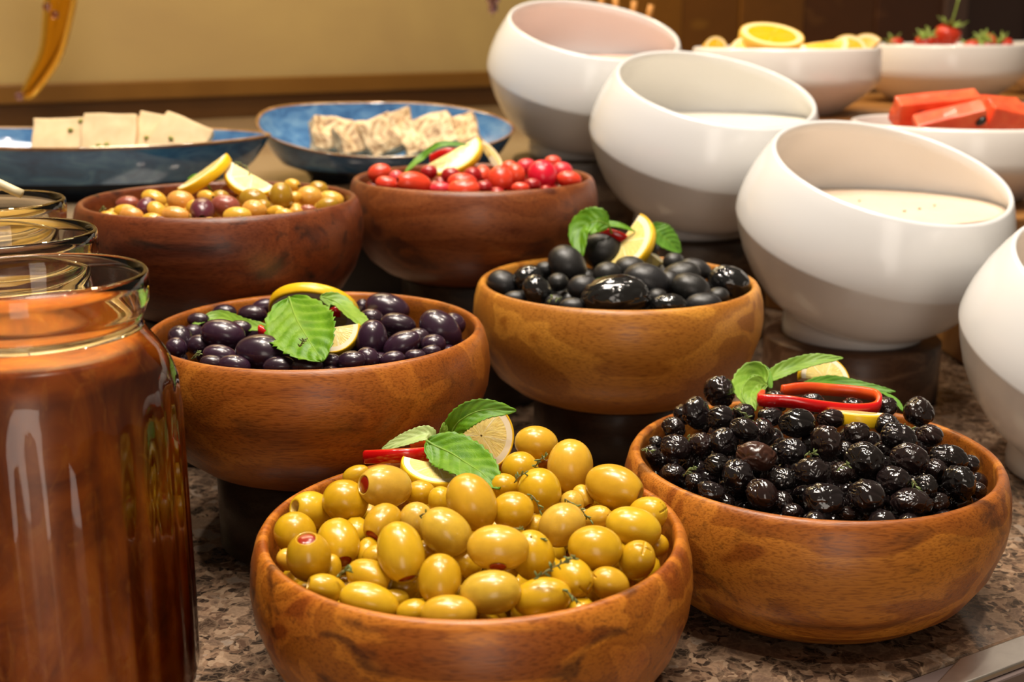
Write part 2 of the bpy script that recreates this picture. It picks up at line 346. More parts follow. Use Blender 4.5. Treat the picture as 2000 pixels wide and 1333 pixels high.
OL = {
'g': [
('plain', 0.0142, 0.6912, 0.1024, 0.61, -0.787, 0.069, 0.053, 0.0129, 0.0103, 'yellow-green olive at the top of the heap just right of the upright lemon slice'),
('plain', 0.0329, 0.6601, 0.0995, 0.414, -0.534, 0.583, 0.452, 0.0155, 0.0131, 'tall yellow-green olive standing right of the topmost one'),
('hole', 0.0557, 0.6306, 0.0985, 0.564, -0.783, 0.252, -0.075, 0.0167, 0.0121, 'pitted green olive with an empty hole facing the right rim'),
('cross', 0.0716, 0.6081, 0.0922, 0.617, -0.71, 0.05, -0.336, 0.011, 0.0092, 'green olive with a cross cut pressed against the right rim at the back'),
('plain', 0.0619, 0.5871, 0.0934, 0.607, -0.784, 0.103, 0.08, 0.0142, 0.0104, 'smooth oblong green olive below the one with the empty right-facing hole'),
('plain', 0.0404, 0.5591, 0.0944, 0.611, -0.788, 0.055, 0.043, 0.0134, 0.011, 'pale round olive behind the long thyme sprig'),
('cross', 0.0613, 0.5602, 0.0876, 0.627, -0.488, -0.254, -0.552, 0.0108, 0.0089, 'green olive with an upturned cross cut near the right rim'),
('cross', 0.0465, 0.5406, 0.0843, -0.224, 0.152, 0.747, 0.607, 0.0097, 0.0079, 'shiny wet olive tucked under the right front rim'),
('plain', 0.0253, 0.583, 0.0964, -0.454, 0.727, -0.481, -0.183, 0.0108, 0.0124, 'rosy green olive with a thyme sprig lying on its top'),
('plain', 0.0146, 0.6169, 0.1018, 0.502, -0.647, 0.453, 0.351, 0.012, 0.0116, 'glossy olive with three wet highlights right of the big leaf'),
('plain', 0.0044, 0.6531, 0.1007, -0.469, 0.605, -0.508, -0.394, 0.0098, 0.0103, 'olive half hidden behind the tip of the upright lemon slice'),
('plain', 0.0005, 0.5906, 0.1008, 0.613, -0.79, 0.0, 0.0, 0.0109, 0.0102, 'olive just under the tip of the big mint leaf'),
('plain', -0.0204, 0.5871, 0.1072, -0.495, 0.698, -0.443, -0.267, 0.0153, 0.0123, 'large smooth olive below the mint leaf at the centre of the heap'),
('plain', -0.0325, 0.5635, 0.1011, 0.584, -0.754, 0.238, 0.184, 0.0137, 0.0111, 'rosy olive with a small thyme tip left of centre'),
('sidepim', -0.0067, 0.5442, 0.1013, 0.612, -0.79, 0.014, 0.011, 0.0147, 0.0109, 'olive showing a round red pimento at its underside'),
('plain', 0.0098, 0.5557, 0.0923, -0.486, 0.627, -0.481, -0.373, 0.0125, 0.0106, 'olive with a hole of thyme leaves right of the pimento-side olive'),
('cross', 0.0286, 0.5392, 0.088, -0.428, 0.766, -0.47, 0.091, 0.0108, 0.0094, 'olive with a large cross cut facing the front right'),
('plain', 0.0139, 0.526, 0.0843, 0.611, -0.788, -0.055, -0.043, 0.0137, 0.0094, 'broad shiny olive against the front rim right of the stem end'),
('stem', -0.0096, 0.5227, 0.0887, 0.612, -0.79, -0.034, -0.027, 0.0143, 0.0103, 'rosy olive with a brown stem end at the front rim'),
('pimento', -0.0336, 0.5293, 0.0919, 0.264, -0.644, 0.659, 0.284, 0.0123, 0.0101, 'egg-shaped olive with its red end down behind the front rim'),
('pimento', -0.0528, 0.5432, 0.0996, -0.388, 0.7, -0.557, -0.219, 0.0151, 0.0112, 'large pale olive in the left half with a dark lower tip'),
('plain', -0.0288, 0.5123, 0.0831, 0.613, -0.79, 0.0, 0.0, 0.013, 0.0086, 'flat lying olive cut off by the front rim at its middle'),
('plain', -0.0456, 0.5188, 0.0809, 0.61, -0.787, -0.069, -0.053, 0.0076, 0.0058, 'small piece of olive left of the flat lying front olive'),
('plain', -0.066, 0.5224, 0.0838, 0.607, -0.783, 0.11, 0.085, 0.0141, 0.009, 'long pale olive lying along the front left rim'),
('hole', -0.0875, 0.5355, 0.0843, -0.24, 0.03, 0.748, 0.618, 0.0101, 0.0068, 'olive with a tiny opening at its left end on the front left rim'),
('hole', -0.0676, 0.5419, 0.0872, 0.584, -0.787, 0.202, -0.007, 0.0119, 0.0081, 'wet olive with a small thyme tuft on its left end'),
('pimento', -0.098, 0.5516, 0.0929, 0.55, -0.426, -0.449, -0.56, 0.0127, 0.0107, 'barrel-shaped olive standing with its red slit on top'),
('plain', -0.111, 0.5886, 0.0896, 0.53, -0.685, 0.395, 0.306, 0.0111, 0.0107, 'round olive touching the left rim behind the barrel-shaped one'),
('hole', -0.1072, 0.6169, 0.0906, -0.396, -0.104, 0.678, 0.61, 0.0127, 0.0101, 'hollow olive with a wide dark opening facing the left rim'),
('plain', -0.0883, 0.6132, 0.0973, 0.603, -0.778, 0.137, 0.106, 0.0123, 0.0113, 'round smooth olive left of the red-ended one'),
('pimento', -0.067, 0.6147, 0.1051, -0.307, -0.134, 0.727, 0.599, 0.0152, 0.0114, 'rosy olive under the pepper strip with its red end to the left'),
('plain', -0.0885, 0.6601, 0.0944, 0.603, -0.778, -0.137, -0.106, 0.008, 0.0054, 'olive peeping over the back rim left of the pepper strip'),
('pimento', -0.0865, 0.5725, 0.0914, -0.316, 0.735, -0.595, -0.085, 0.0133, 0.0106, 'olive with a dark red end pointing down in the left half'),
('pimento', -0.0658, 0.5862, 0.0961, -0.035, -0.521, 0.761, 0.385, 0.0116, 0.0091, 'olive with a bright red round end behind the large pale one'),
('pimento', -0.0726, 0.5738, 0.0863, 0.077, -0.611, 0.733, 0.29, 0.008, 0.0055, 'small dim olive with a red end deep between two others'),
('plain', -0.0672, 0.563, 0.0884, 0.502, -0.647, 0.453, 0.351, 0.0058, 0.0067, 'yellow olive mostly covered by the large pale one'),
('plain', -0.0484, 0.5898, 0.0961, 0.53, -0.685, 0.395, 0.306, 0.0096, 0.0089, 'yellow olive squeezed behind the rosy one with a thyme tip'),
('plain', -0.0495, 0.6254, 0.0971, 0.613, -0.79, 0.0, 0.0, 0.0081, 0.0068, 'shaded olive below the lying lemon slice'),
('plain', -0.0378, 0.6123, 0.0981, -0.469, 0.605, -0.508, -0.394, 0.0075, 0.0067, 'olive half covered by the large central one on its left'),
('cross', 0.0444, 0.6022, 0.0924, 0.619, -0.737, -0.003, -0.272, 0.0082, 0.0064, 'small cross-cut olive behind the pale round one'),
('plain', 0.0318, 0.6149, 0.0954, 0.613, -0.79, 0.0, 0.0, 0.0065, 0.0068, 'olive behind the thyme-topped rosy one'),
('plain', -0.0883, 0.5577, 0.0833, 0.414, -0.534, 0.583, 0.452, 0.008, 0.0051, 'thin crescent of olive between the barrel-shaped and red-ended ones'),
('plain', -0.0515, 0.545, 0.081, 0.613, -0.79, 0.0, 0.0, 0.0078, 0.0065, 'shaded olive deep under the large pale one'),
('plain', -0.0221, 0.5619, 0.0852, 0.576, -0.743, 0.27, 0.21, 0.008, 0.0066, 'shaded olive deep behind the egg-shaped one'),
('plain', -0.0044, 0.6272, 0.1004, 0.613, -0.79, 0.0, 0.0, 0.0076, 0.0069, 'olive under the mint leaf tip beside the glossy wet one'),
('plain', 0.0122, 0.5933, 0.0914, 0.613, -0.79, 0.0, 0.0, 0.0064, 0.0058, 'dark gap olive between the thyme-topped and side-pimento ones'),
('pimento', 0.039, 0.6356, 0.091, -0.41, 0.74, -0.519, -0.119, 0.0072, 0.0056, 'dark olive with reddish end deep under the tall standing one'),
('plain', -0.0549, 0.5337, 0.08, 0.613, -0.79, 0.0, 0.0, 0.0064, 0.0048, 'shaded olive behind the long pale front left one'),
('plain', -0.0419, 0.5689, 0.0876, 0.576, -0.743, 0.27, 0.21, 0.0067, 0.0067, 'dark olive deep between the large pale and egg-shaped ones'),
('plain', -0.1117, 0.5676, 0.0846, 0.53, -0.685, 0.395, 0.306, 0.0056, 0.0052, 'dark small olive wedged at the left rim below the round one'),
('plain', 0.0748, 0.5911, 0.0821, 0.576, -0.743, 0.27, 0.21, 0.0061, 0.0058, 'shaded olive deep at the right rim under the oblong one'),
('plain', -0.003, 0.5599, 0.083, 0.613, -0.79, 0.0, 0.0, 0.0066, 0.0066, 'dark olive deep below the side-pimento olive')],
'w': [
('plain', 0.1352, 0.7727, 0.1101, -0.488, 0.702, -0.451, -0.255, 0.0114, 0.0103, 'topmost wrinkled black olive standing above the rest left of the leaf'),
('plain', 0.1151, 0.7367, 0.1067, 0.508, -0.655, 0.442, 0.343, 0.011, 0.0089, 'tall black olive leaning under the topmost one on its left'),
('plain', 0.1279, 0.7212, 0.1082, 0.613, -0.79, 0.0, 0.0, 0.0088, 0.0079, 'brownish black olive just below the topmost one'),
('plain', 0.1, 0.7259, 0.1001, 0.576, -0.743, 0.27, 0.21, 0.0077, 0.0071, 'wrinkled olive near the left back rim below the tall leaning one'),
('plain', 0.0973, 0.6948, 0.099, 0.61, -0.787, 0.069, 0.053, 0.0096, 0.0076, 'broad black olive with a thyme speck at the left of the heap'),
('plain', 0.1126, 0.6978, 0.0996, 0.53, -0.685, 0.395, 0.306, 0.008, 0.0077, 'olive with a green thyme tip on its left side'),
('plain', 0.1239, 0.6886, 0.1041, -0.469, 0.605, -0.508, -0.394, 0.0092, 0.0082, 'round wrinkled olive left of the dull brown one'),
('plain', 0.1372, 0.6934, 0.1103, 0.601, -0.776, 0.151, 0.117, 0.009, 0.0068, 'olive with a long white glint under the crumpled leaf'),
('plain', 0.0866, 0.7157, 0.0859, 0.53, -0.685, 0.395, 0.306, 0.007, 0.0051, 'ridged olive against the left rim beside a thyme tip'),
('plain', 0.0889, 0.7218, 0.0926, 0.613, -0.79, 0.0, 0.0, 0.0048, 0.0042, 'small olive in the shade of the left back rim'),
('plain', 0.1508, 0.7084, 0.1041, 0.613, -0.79, 0.0, 0.0, 0.0072, 0.0085, 'dark olive behind the one with the long glint'),
('plain', 0.1575, 0.7195, 0.1097, 0.613, -0.79, 0.0, 0.0, 0.0079, 0.0062, 'dark olive right under the left end of the pepper ring'),
('plain', 0.1688, 0.6956, 0.1133, 0.613, -0.79, 0.0, 0.0, 0.011, 0.0088, 'large glossy olive under the middle of the pepper ring'),
('brown', 0.1399, 0.6664, 0.1035, 0.609, -0.786, 0.083, 0.064, 0.0117, 0.0085, 'dull brown shrivelled olive unlike the black ones around'),
('plain', 0.1612, 0.6736, 0.1039, 0.613, -0.79, 0.0, 0.0, 0.009, 0.008, 'deeply ridged olive right of the dull brown one'),
('plain', 0.1821, 0.6788, 0.1075, -0.476, 0.614, -0.497, -0.385, 0.0112, 0.0094, 'tall reddish black olive left of the yellow lemon rind'),
('plain', 0.2031, 0.6925, 0.1084, 0.613, -0.79, 0.0, 0.0, 0.0079, 0.0068, 'olive with a puckered top right under the yellow lemon rind'),
('plain', 0.1933, 0.7134, 0.1102, 0.613, -0.79, 0.0, 0.0, 0.0086, 0.0061, 'dark olive under the pepper ring beside the lemon rind'),
('plain', 0.1998, 0.6604, 0.1031, 0.598, -0.772, 0.171, 0.133, 0.0116, 0.0105, 'large olive with a bluish glint at the centre right'),
('plain', 0.2285, 0.6927, 0.1055, 0.601, -0.776, 0.151, 0.117, 0.0115, 0.0085, 'brown-edged olive below the thyme flower on the right'),
('plain', 0.2259, 0.7099, 0.108, 0.613, -0.79, 0.0, 0.0, 0.0075, 0.0069, 'small glossy olive below the drooping leaf tip'),
('plain', 0.2564, 0.7446, 0.1049, 0.53, -0.685, 0.395, 0.306, 0.0099, 0.0093, 'pitted round olive standing at the right back rim'),
('plain', 0.2515, 0.7059, 0.102, 0.607, -0.784, 0.103, 0.08, 0.008, 0.0069, 'smooth olive against the right back rim under the pitted round one'),
('plain', 0.2282, 0.6685, 0.1009, 0.605, -0.781, 0.124, 0.096, 0.0114, 0.0093, 'smooth shiny olive with a fold at its right side'),
('plain', 0.2556, 0.6838, 0.096, 0.611, -0.788, 0.055, 0.043, 0.0119, 0.0081, 'shrivelled olive lying against the right rim at the back'),
('plain', 0.2533, 0.6579, 0.0909, -0.486, 0.627, -0.481, -0.373, 0.0108, 0.0094, 'large curled olive in the right corner of the heap'),
('plain', 0.2368, 0.7462, 0.1077, 0.613, -0.79, 0.0, 0.0, 0.0064, 0.0064, 'olive hidden behind the drooping leaf at the back'),
('plain', 0.1185, 0.6743, 0.095, 0.613, -0.79, 0.0, 0.0, 0.0075, 0.0069, 'faceted olive left of the olive with golden wrinkles'),
('plain', 0.1274, 0.6568, 0.0948, -0.486, 0.627, -0.481, -0.373, 0.0097, 0.0089, 'olive with golden wrinkles on top in the front left'),
('plain', 0.105, 0.6667, 0.0879, 0.613, -0.79, 0.0, 0.0, 0.0058, 0.0053, 'small olive beside the green thyme twig at front left'),
('plain', 0.0943, 0.6783, 0.0887, 0.61, -0.787, 0.069, 0.053, 0.0072, 0.0056, 'dark olive on the front left rim left of the thyme twig'),
('plain', 0.1117, 0.6507, 0.0882, 0.605, -0.781, 0.124, 0.096, 0.0085, 0.0056, 'flat olive on the front left rim cut off by the wood'),
('plain', 0.1382, 0.64, 0.0903, 0.566, -0.73, 0.302, 0.234, 0.0095, 0.0082, 'furrowed olive at the front rim left of the middle'),
('hole', 0.168, 0.6508, 0.0998, 0.607, -0.784, 0.08, -0.103, 0.0105, 0.0083, 'olive with a round open pit hole facing forward'),
('plain', 0.153, 0.6546, 0.0939, 0.613, -0.79, 0.0, 0.0, 0.0083, 0.0067, 'olive with a pointed ridge left of the pit-hole olive'),
('plain', 0.1852, 0.6545, 0.0977, 0.613, -0.79, 0.0, 0.0, 0.0073, 0.0065, 'olive under a green thyme flake at the centre'),
('plain', 0.1694, 0.6305, 0.0911, 0.612, -0.79, 0.028, 0.021, 0.0119, 0.0094, 'broad front olive with a dimple at its left'),
('plain', 0.1927, 0.6292, 0.0936, 0.609, -0.786, 0.083, 0.064, 0.0101, 0.0091, 'rounded front olive right of the broad dimpled one'),
('plain', 0.2136, 0.6492, 0.0953, 0.609, -0.786, 0.083, 0.064, 0.0098, 0.0083, 'olive with a blue glint at its left end'),
('plain', 0.2308, 0.6482, 0.0923, 0.613, -0.79, 0.0, 0.0, 0.0069, 0.0069, 'crinkled olive beside a yellow-green thyme stalk'),
('plain', 0.2184, 0.634, 0.0884, 0.612, -0.79, 0.028, 0.021, 0.0119, 0.0079, 'reddish wrinkled olive on the front right rim'),
('plain', 0.197, 0.6325, 0.0817, 0.613, -0.79, 0.0, 0.0, 0.0073, 0.0048, 'sliver of olive at the front rim under the rounded one'),
('plain', 0.1828, 0.6293, 0.0835, 0.613, -0.79, 0.0, 0.0, 0.0063, 0.0041, 'sliver of olive at the front rim beside the broad dimpled one'),
('plain', 0.2657, 0.6622, 0.0843, 0.603, -0.778, 0.137, 0.106, 0.0058, 0.005, 'small olive hidden in the right corner by the curled one'),
('plain', 0.1502, 0.6451, 0.0842, 0.613, -0.79, 0.0, 0.0, 0.0066, 0.0064, 'dark olive between the furrowed and broad front ones'),
('plain', 0.2445, 0.6738, 0.0926, 0.613, -0.79, 0.0, 0.0, 0.0069, 0.0066, 'dark olive between the curled and the blue-glint ones'),
('plain', 0.1091, 0.7497, 0.1014, 0.613, -0.79, 0.0, 0.0, 0.007, 0.007, 'dark olive behind the tall leaning one at the left back rim'),
('plain', 0.1356, 0.6843, 0.0959, 0.613, -0.79, 0.0, 0.0, 0.0061, 0.0061, 'dark olive in the gap left of the dull brown one'),
('plain', 0.1499, 0.6671, 0.092, 0.613, -0.79, 0.0, 0.0, 0.006, 0.006, 'dark olive in the gap below the dull brown one'),
('plain', 0.1944, 0.6832, 0.1005, 0.613, -0.79, 0.0, 0.0, 0.0061, 0.0061, 'dark olive in the gap left of the bluish-glint one'),
('plain', 0.2103, 0.6661, 0.0926, 0.613, -0.79, 0.0, 0.0, 0.006, 0.006, 'dark olive in the gap below the bluish-glint one'),
('plain', 0.1766, 0.6932, 0.1012, 0.613, -0.79, 0.0, 0.0, 0.0065, 0.0065, 'dark olive in the gap below the large glossy one'),
('plain', 0.1422, 0.6991, 0.1002, 0.613, -0.79, 0.0, 0.0, 0.0062, 0.0062, 'dark olive in the gap right of the round wrinkled one'),
('plain', 0.1061, 0.6993, 0.0885, 0.613, -0.79, 0.0, 0.0, 0.0063, 0.0063, 'dark olive in the gap below the broad left one'),
('plain', 0.1203, 0.6534, 0.0808, 0.613, -0.79, 0.0, 0.0, 0.0059, 0.0046, 'dark olive at the front rim left of the furrowed one'),
('plain', 0.1542, 0.635, 0.0821, 0.613, -0.79, 0.0, 0.0, 0.0063, 0.005, 'dark olive at the front rim left of the broad dimpled one'),
('plain', 0.2382, 0.6483, 0.0828, 0.613, -0.79, 0.0, 0.0, 0.0067, 0.0056, 'dark olive at the front right rim beside the reddish one'),
('plain', 0.2702, 0.6891, 0.0898, 0.613, -0.79, 0.0, 0.0, 0.0062, 0.0059, 'dark olive in the shade of the right rim above the curled one'),
('plain', 0.1668, 0.7476, 0.1108, 0.613, -0.79, 0.0, 0.0, 0.0086, 0.0072, 'olive carrying the left end of the pepper ring'),
('plain', 0.1886, 0.7414, 0.1112, 0.613, -0.79, 0.0, 0.0, 0.0086, 0.0071, 'olive carrying the middle of the pepper ring'),
('plain', 0.2122, 0.7372, 0.1095, 0.613, -0.79, 0.0, 0.0, 0.0085, 0.0071, 'olive carrying the right end of the pepper ring'),
('plain', 0.1429, 0.7278, 0.1088, 0.613, -0.79, 0.0, 0.0, 0.0071, 0.0068, 'olive hidden below the crumpled leaf')],
'p': [
('pit', -0.2189, 0.7911, 0.1404, -0.467, 0.713, -0.472, -0.224, 0.0097, 0.0081, 'purple olive with a small hole at the far left of its bowl'),
('plain', -0.2167, 0.7723, 0.1396, 0.555, -0.716, 0.334, 0.259, 0.0069, 0.0067, 'purple olive below the holed one at the far left rim'),
('pit', -0.1888, 0.7831, 0.1459, 0.61, -0.787, 0.069, 0.053, 0.0145, 0.0096, 'purple olive with a dark pit mark under the left leaf'),
('plain', -0.1821, 0.7443, 0.1417, 0.61, -0.787, 0.069, 0.053, 0.0109, 0.0071, 'rounded purple olive in front of the pit-marked one'),
('plain', -0.1846, 0.7331, 0.1402, 0.611, -0.788, 0.055, 0.043, 0.0074, 0.0049, 'sliver of purple olive at the front left rim near the thyme'),
('plain', -0.1691, 0.7253, 0.1407, 0.61, -0.787, 0.069, 0.053, 0.0099, 0.0065, 'flat purple olive at the front rim left of the plump one'),
('pointed', -0.1537, 0.7373, 0.1457, 0.612, -0.789, 0.041, 0.032, 0.0173, 0.0114, 'largest plump purple olive left of the big mint leaf'),
('pit', -0.1411, 0.7217, 0.1411, 0.612, -0.79, -0.034, -0.027, 0.0099, 0.0065, 'purple olive cut off by the front rim below the plump one'),
('plain', -0.1865, 0.8644, 0.14, 0.613, -0.79, 0.0, 0.0, 0.0106, 0.007, 'purple olive behind the left leaf'),
('plain', -0.1816, 0.8775, 0.1424, 0.603, -0.778, -0.137, -0.106, 0.0088, 0.0059, 'purple olive in the shade of the back rim behind the lemon'),
('plain', -0.2047, 0.8567, 0.1432, 0.613, -0.79, 0.0, 0.0, 0.0086, 0.0057, 'purple olive behind the left leaf at the back rim'),
('plain', -0.0909, 0.8795, 0.1409, 0.607, -0.783, 0.11, 0.085, 0.0165, 0.0109, 'long purple olive at the back rim right of the lemon'),
('plain', -0.1105, 0.8906, 0.1394, 0.613, -0.79, 0.0, 0.0, 0.0054, 0.0063, 'purple olive touching the lemon slice at the back'),
('plain', -0.0975, 0.8349, 0.1441, 0.61, -0.787, 0.069, 0.053, 0.0082, 0.0069, 'purple olive between the lemon tip leaf and two larger ones'),
('plain', -0.0772, 0.8134, 0.1448, 0.609, -0.786, 0.083, 0.064, 0.0123, 0.008, 'egg-shaped purple olive below the long back one'),
('plain', -0.0902, 0.7679, 0.1459, 0.394, -0.508, 0.605, 0.469, 0.0133, 0.0102, 'upright purple olive right of the lemon half'),
('pointed', -0.07, 0.7621, 0.1438, 0.594, -0.767, -0.191, -0.148, 0.013, 0.0088, 'purple olive leaning left of the right gap'),
('pointed', -0.048, 0.8078, 0.1426, 0.576, -0.743, 0.27, 0.21, 0.0165, 0.0119, 'large pointed purple olive at the right with two pinholes'),
('plain', -0.0403, 0.8256, 0.1419, 0.592, -0.763, 0.205, 0.159, 0.0086, 0.0081, 'round purple olive behind the pointed one at the right rim'),
('plain', -0.0608, 0.7482, 0.1403, 0.613, -0.79, 0.0, 0.0, 0.0067, 0.0046, 'small brownish piece of olive at the front right rim'),
('plain', -0.0519, 0.7638, 0.1391, 0.611, -0.788, -0.055, -0.043, 0.0065, 0.0043, 'violet sliver of olive under the pointed one at the rim'),
('plain', -0.0978, 0.7276, 0.1426, 0.612, -0.79, -0.034, -0.027, 0.009, 0.0065, 'creased purple olive at the front rim right of centre'),
('plain', -0.0891, 0.738, 0.1417, 0.576, -0.743, 0.27, 0.21, 0.0075, 0.0069, 'purple olive joined to the creased one at the front'),
('plain', -0.1239, 0.7197, 0.1414, 0.613, -0.79, 0.0, 0.0, 0.01, 0.0066, 'dark olive at the front rim below the mint leaf tip'),
('plain', -0.111, 0.7316, 0.1412, 0.613, -0.79, 0.0, 0.0, 0.0062, 0.0052, 'wet dark olive at the front rim under the lemon half'),
('plain', -0.0743, 0.7393, 0.1406, 0.61, -0.787, -0.069, -0.053, 0.008, 0.0053, 'sliver of purple olive at the front rim below the leaning one'),
('plain', -0.218, 0.8358, 0.1428, 0.613, -0.79, 0.0, 0.0, 0.0077, 0.0051, 'purple olive in shade at the left back behind the leaf'),
('plain', -0.2052, 0.7848, 0.138, 0.613, -0.79, 0.0, 0.0, 0.0079, 0.0072, 'dark olive in the gap right of the holed one'),
('plain', -0.1843, 0.8122, 0.142, 0.613, -0.79, 0.0, 0.0, 0.0087, 0.0062, 'dark olive in the gap under the left leaf stem'),
('plain', -0.0621, 0.7928, 0.1403, 0.613, -0.79, 0.0, 0.0, 0.008, 0.0073, 'dark olive in the gap left of the pointed one'),
('plain', -0.1053, 0.7728, 0.1412, 0.613, -0.79, 0.0, 0.0, 0.0078, 0.0071, 'dark olive hidden behind the lemon half'),
('plain', -0.1321, 0.7462, 0.1412, 0.613, -0.79, 0.0, 0.0, 0.008, 0.0057, 'dark olive beneath the big mint leaf'),
('plain', -0.1334, 0.8134, 0.1444, 0.613, -0.79, 0.0, 0.0, 0.0112, 0.0074, 'dark olive beneath the middle of the garnish'),
('plain', -0.0514, 0.7834, 0.1385, 0.613, -0.79, 0.0, 0.0, 0.0084, 0.0072, 'dark olive below the pointed one')],
'k': [
('plain', 0.0761, 1.029, 0.1564, 0.609, -0.786, 0.083, 0.064, 0.0194, 0.016, 'topmost big black olive with the lemon curl leaning on it'),
('plain', 0.0441, 0.9727, 0.1557, 0.56, -0.722, 0.321, 0.249, 0.0169, 0.014, 'big black olive just left of and below the topmost one'),
('plain', -0.0071, 0.9618, 0.1417, 0.592, -0.763, 0.205, 0.159, 0.0131, 0.0111, 'black olive with a bright glint at the far left of its bowl'),
('wet', 0.0128, 0.9561, 0.1485, 0.607, -0.784, -0.103, -0.08, 0.0124, 0.0098, 'wet wrinkled black olive behind the left glinting pair'),
('wet', 0.0188, 0.9163, 0.1465, 0.536, -0.691, 0.383, 0.297, 0.0125, 0.0106, 'creased wet black olive above the thyme tip at left'),
('plain', 0.0028, 0.9207, 0.139, 0.613, -0.79, 0.0, 0.0, 0.0098, 0.0062, 'low black olive on the front left rim'),
('plain', 0.0535, 0.9168, 0.1486, 0.613, -0.79, 0.0, 0.0, 0.0116, 0.01, 'matt black olive under the lower tip of the lemon'),
('plain', 0.0447, 0.8874, 0.1405, 0.613, -0.79, 0.0, 0.0, 0.0102, 0.0067, 'black olive cut off by the front rim beside the thyme tip'),
('wet', 0.0762, 0.8878, 0.1473, 0.612, -0.79, -0.028, -0.021, 0.0259, 0.0171, 'largest and longest wet black olive at the front'),
('plain', 0.1018, 0.9202, 0.153, 0.605, -0.781, 0.124, 0.096, 0.0179, 0.0133, 'smooth black olive under the lemon slice tail'),
('plain', 0.1206, 0.9333, 0.1493, 0.613, -0.79, 0.0, 0.0, 0.0096, 0.009, 'black olive between the smooth one and the right pair'),
('plain', 0.1323, 0.9499, 0.1509, 0.609, -0.786, -0.083, -0.064, 0.0157, 0.0112, 'black olive right of the lemon tail'),
('plain', 0.1482, 0.9826, 0.1497, 0.605, -0.781, 0.124, 0.096, 0.0133, 0.0086, 'shiny black olive near the right back rim'),
('plain', 0.1353, 0.9157, 0.1476, 0.601, -0.776, 0.151, 0.117, 0.0152, 0.0119, 'matt rounded black olive in the front right'),
('wet', 0.1712, 0.9527, 0.1442, 0.597, -0.77, 0.178, 0.138, 0.0177, 0.0138, 'wet black olive with streaked glints at the right rim'),
('plain', 0.1339, 1.0088, 0.1506, 0.613, -0.79, 0.0, 0.0, 0.0091, 0.008, 'black olive under the right leaf at the back rim'),
('wet', 0.1152, 0.8872, 0.1413, 0.613, -0.79, 0.0, 0.0, 0.0136, 0.009, 'wet black olive cut off by the front rim right of the longest'),
('plain', 0.1421, 0.8961, 0.14, 0.613, -0.79, 0.0, 0.0, 0.0138, 0.0091, 'black olive cut off by the front right rim'),
('plain', 0.0277, 0.9838, 0.1494, 0.613, -0.79, 0.0, 0.0, 0.0092, 0.0066, 'black olive at the left back rim behind the creased ones'),
('plain', 0.0929, 0.9587, 0.1544, 0.613, -0.79, 0.0, 0.0, 0.0129, 0.0106, 'black olive hidden under the lemon curl'),
('plain', 0.0321, 0.9034, 0.1401, 0.613, -0.79, 0.0, 0.0, 0.0074, 0.0061, 'dark olive in the gap at the thyme tip'),
('plain', 0.1084, 0.9035, 0.1439, 0.613, -0.79, 0.0, 0.0, 0.0079, 0.0071, 'dark olive in the gap right of the longest one'),
('plain', 0.0356, 0.9403, 0.1478, 0.613, -0.79, 0.0, 0.0, 0.0082, 0.0074, 'dark olive in the gap below the left big one'),
('plain', 0.1566, 0.9182, 0.1409, 0.613, -0.79, 0.0, 0.0, 0.0086, 0.0076, 'black olive under the streaked one at the right rim'),
('plain', 0.0746, 0.9486, 0.1527, 0.613, -0.79, 0.0, 0.0, 0.0111, 0.0097, 'dark olive in the gap below the topmost one'),
('plain', 0.1134, 1.0366, 0.1565, 0.613, -0.79, 0.0, 0.0, 0.0121, 0.0105, 'black olive hidden behind the lemon curl')],
'y': [
('rose', -0.3112, 0.9964, 0.2011, 0.612, -0.79, -0.034, -0.027, 0.0094, 0.0062, 'pinkish purple olive at the left back of the mixed olives'),
('purpit', -0.2851, 0.9604, 0.2036, 0.054, -0.553, 0.748, 0.363, 0.0092, 0.0072, 'small wine-red olive with an opening left of centre'),
('yel', -0.2911, 1.0028, 0.2039, 0.601, -0.776, 0.151, 0.117, 0.0106, 0.0073, 'yellow olive behind the wine-red one at left'),
('yel', -0.2993, 0.9518, 0.2008, 0.613, -0.79, 0.0, 0.0, 0.0094, 0.0062, 'yellow olive behind the peach one near the left front'),
('peach', -0.2893, 0.9349, 0.2008, 0.61, -0.787, 0.069, 0.053, 0.0091, 0.0066, 'peach olive near the left end of the front rim'),
('yel', -0.3083, 0.9391, 0.1985, 0.61, -0.787, 0.069, 0.053, 0.0077, 0.0051, 'yellow olive nearest the left end of the front rim'),
('yel', -0.2721, 0.9429, 0.2033, 0.576, -0.743, 0.27, 0.21, 0.0084, 0.0064, 'yellow olive just right of the wine-red one'),
('yel', -0.2703, 0.9215, 0.1995, 0.613, -0.79, 0.0, 0.0, 0.0082, 0.0054, 'yellow sliver at the front rim below the wine-red one'),
('peach', -0.2616, 0.9734, 0.2061, 0.61, -0.787, 0.069, 0.053, 0.011, 0.0087, 'large peach-yellow olive under the lower end of the lemon rind'),
('peach', -0.2533, 0.9254, 0.2025, 0.611, -0.788, 0.055, 0.043, 0.0105, 0.0067, 'orange-pink olive on the front rim left of the purple one'),
('purp', -0.2628, 0.9143, 0.1995, 0.613, -0.79, 0.0, 0.0, 0.006, 0.0039, 'purple sliver at the front rim left of the orange-pink one'),
('purpit', -0.2351, 0.9339, 0.2046, -0.236, 0.737, -0.634, -0.013, 0.013, 0.0093, 'dark purple olive with a round hole facing forward'),
('hole', -0.2469, 0.9952, 0.207, 0.572, -0.774, 0.224, -0.152, 0.0084, 0.0053, 'yellow pitted olive behind the purple one'),
('rose', -0.2218, 0.9525, 0.2053, 0.61, -0.787, 0.069, 0.053, 0.0113, 0.009, 'wrinkled rose-brown olive right of the purple one'),
('rose', -0.2392, 1.0523, 0.2036, 0.61, -0.787, 0.069, 0.053, 0.0093, 0.0073, 'reddish brown olive under the bent lemon slice'),
('grn', -0.2055, 0.98, 0.2061, 0.603, -0.778, 0.137, 0.106, 0.0114, 0.0092, 'green-gold olive below the pale lemon face'),
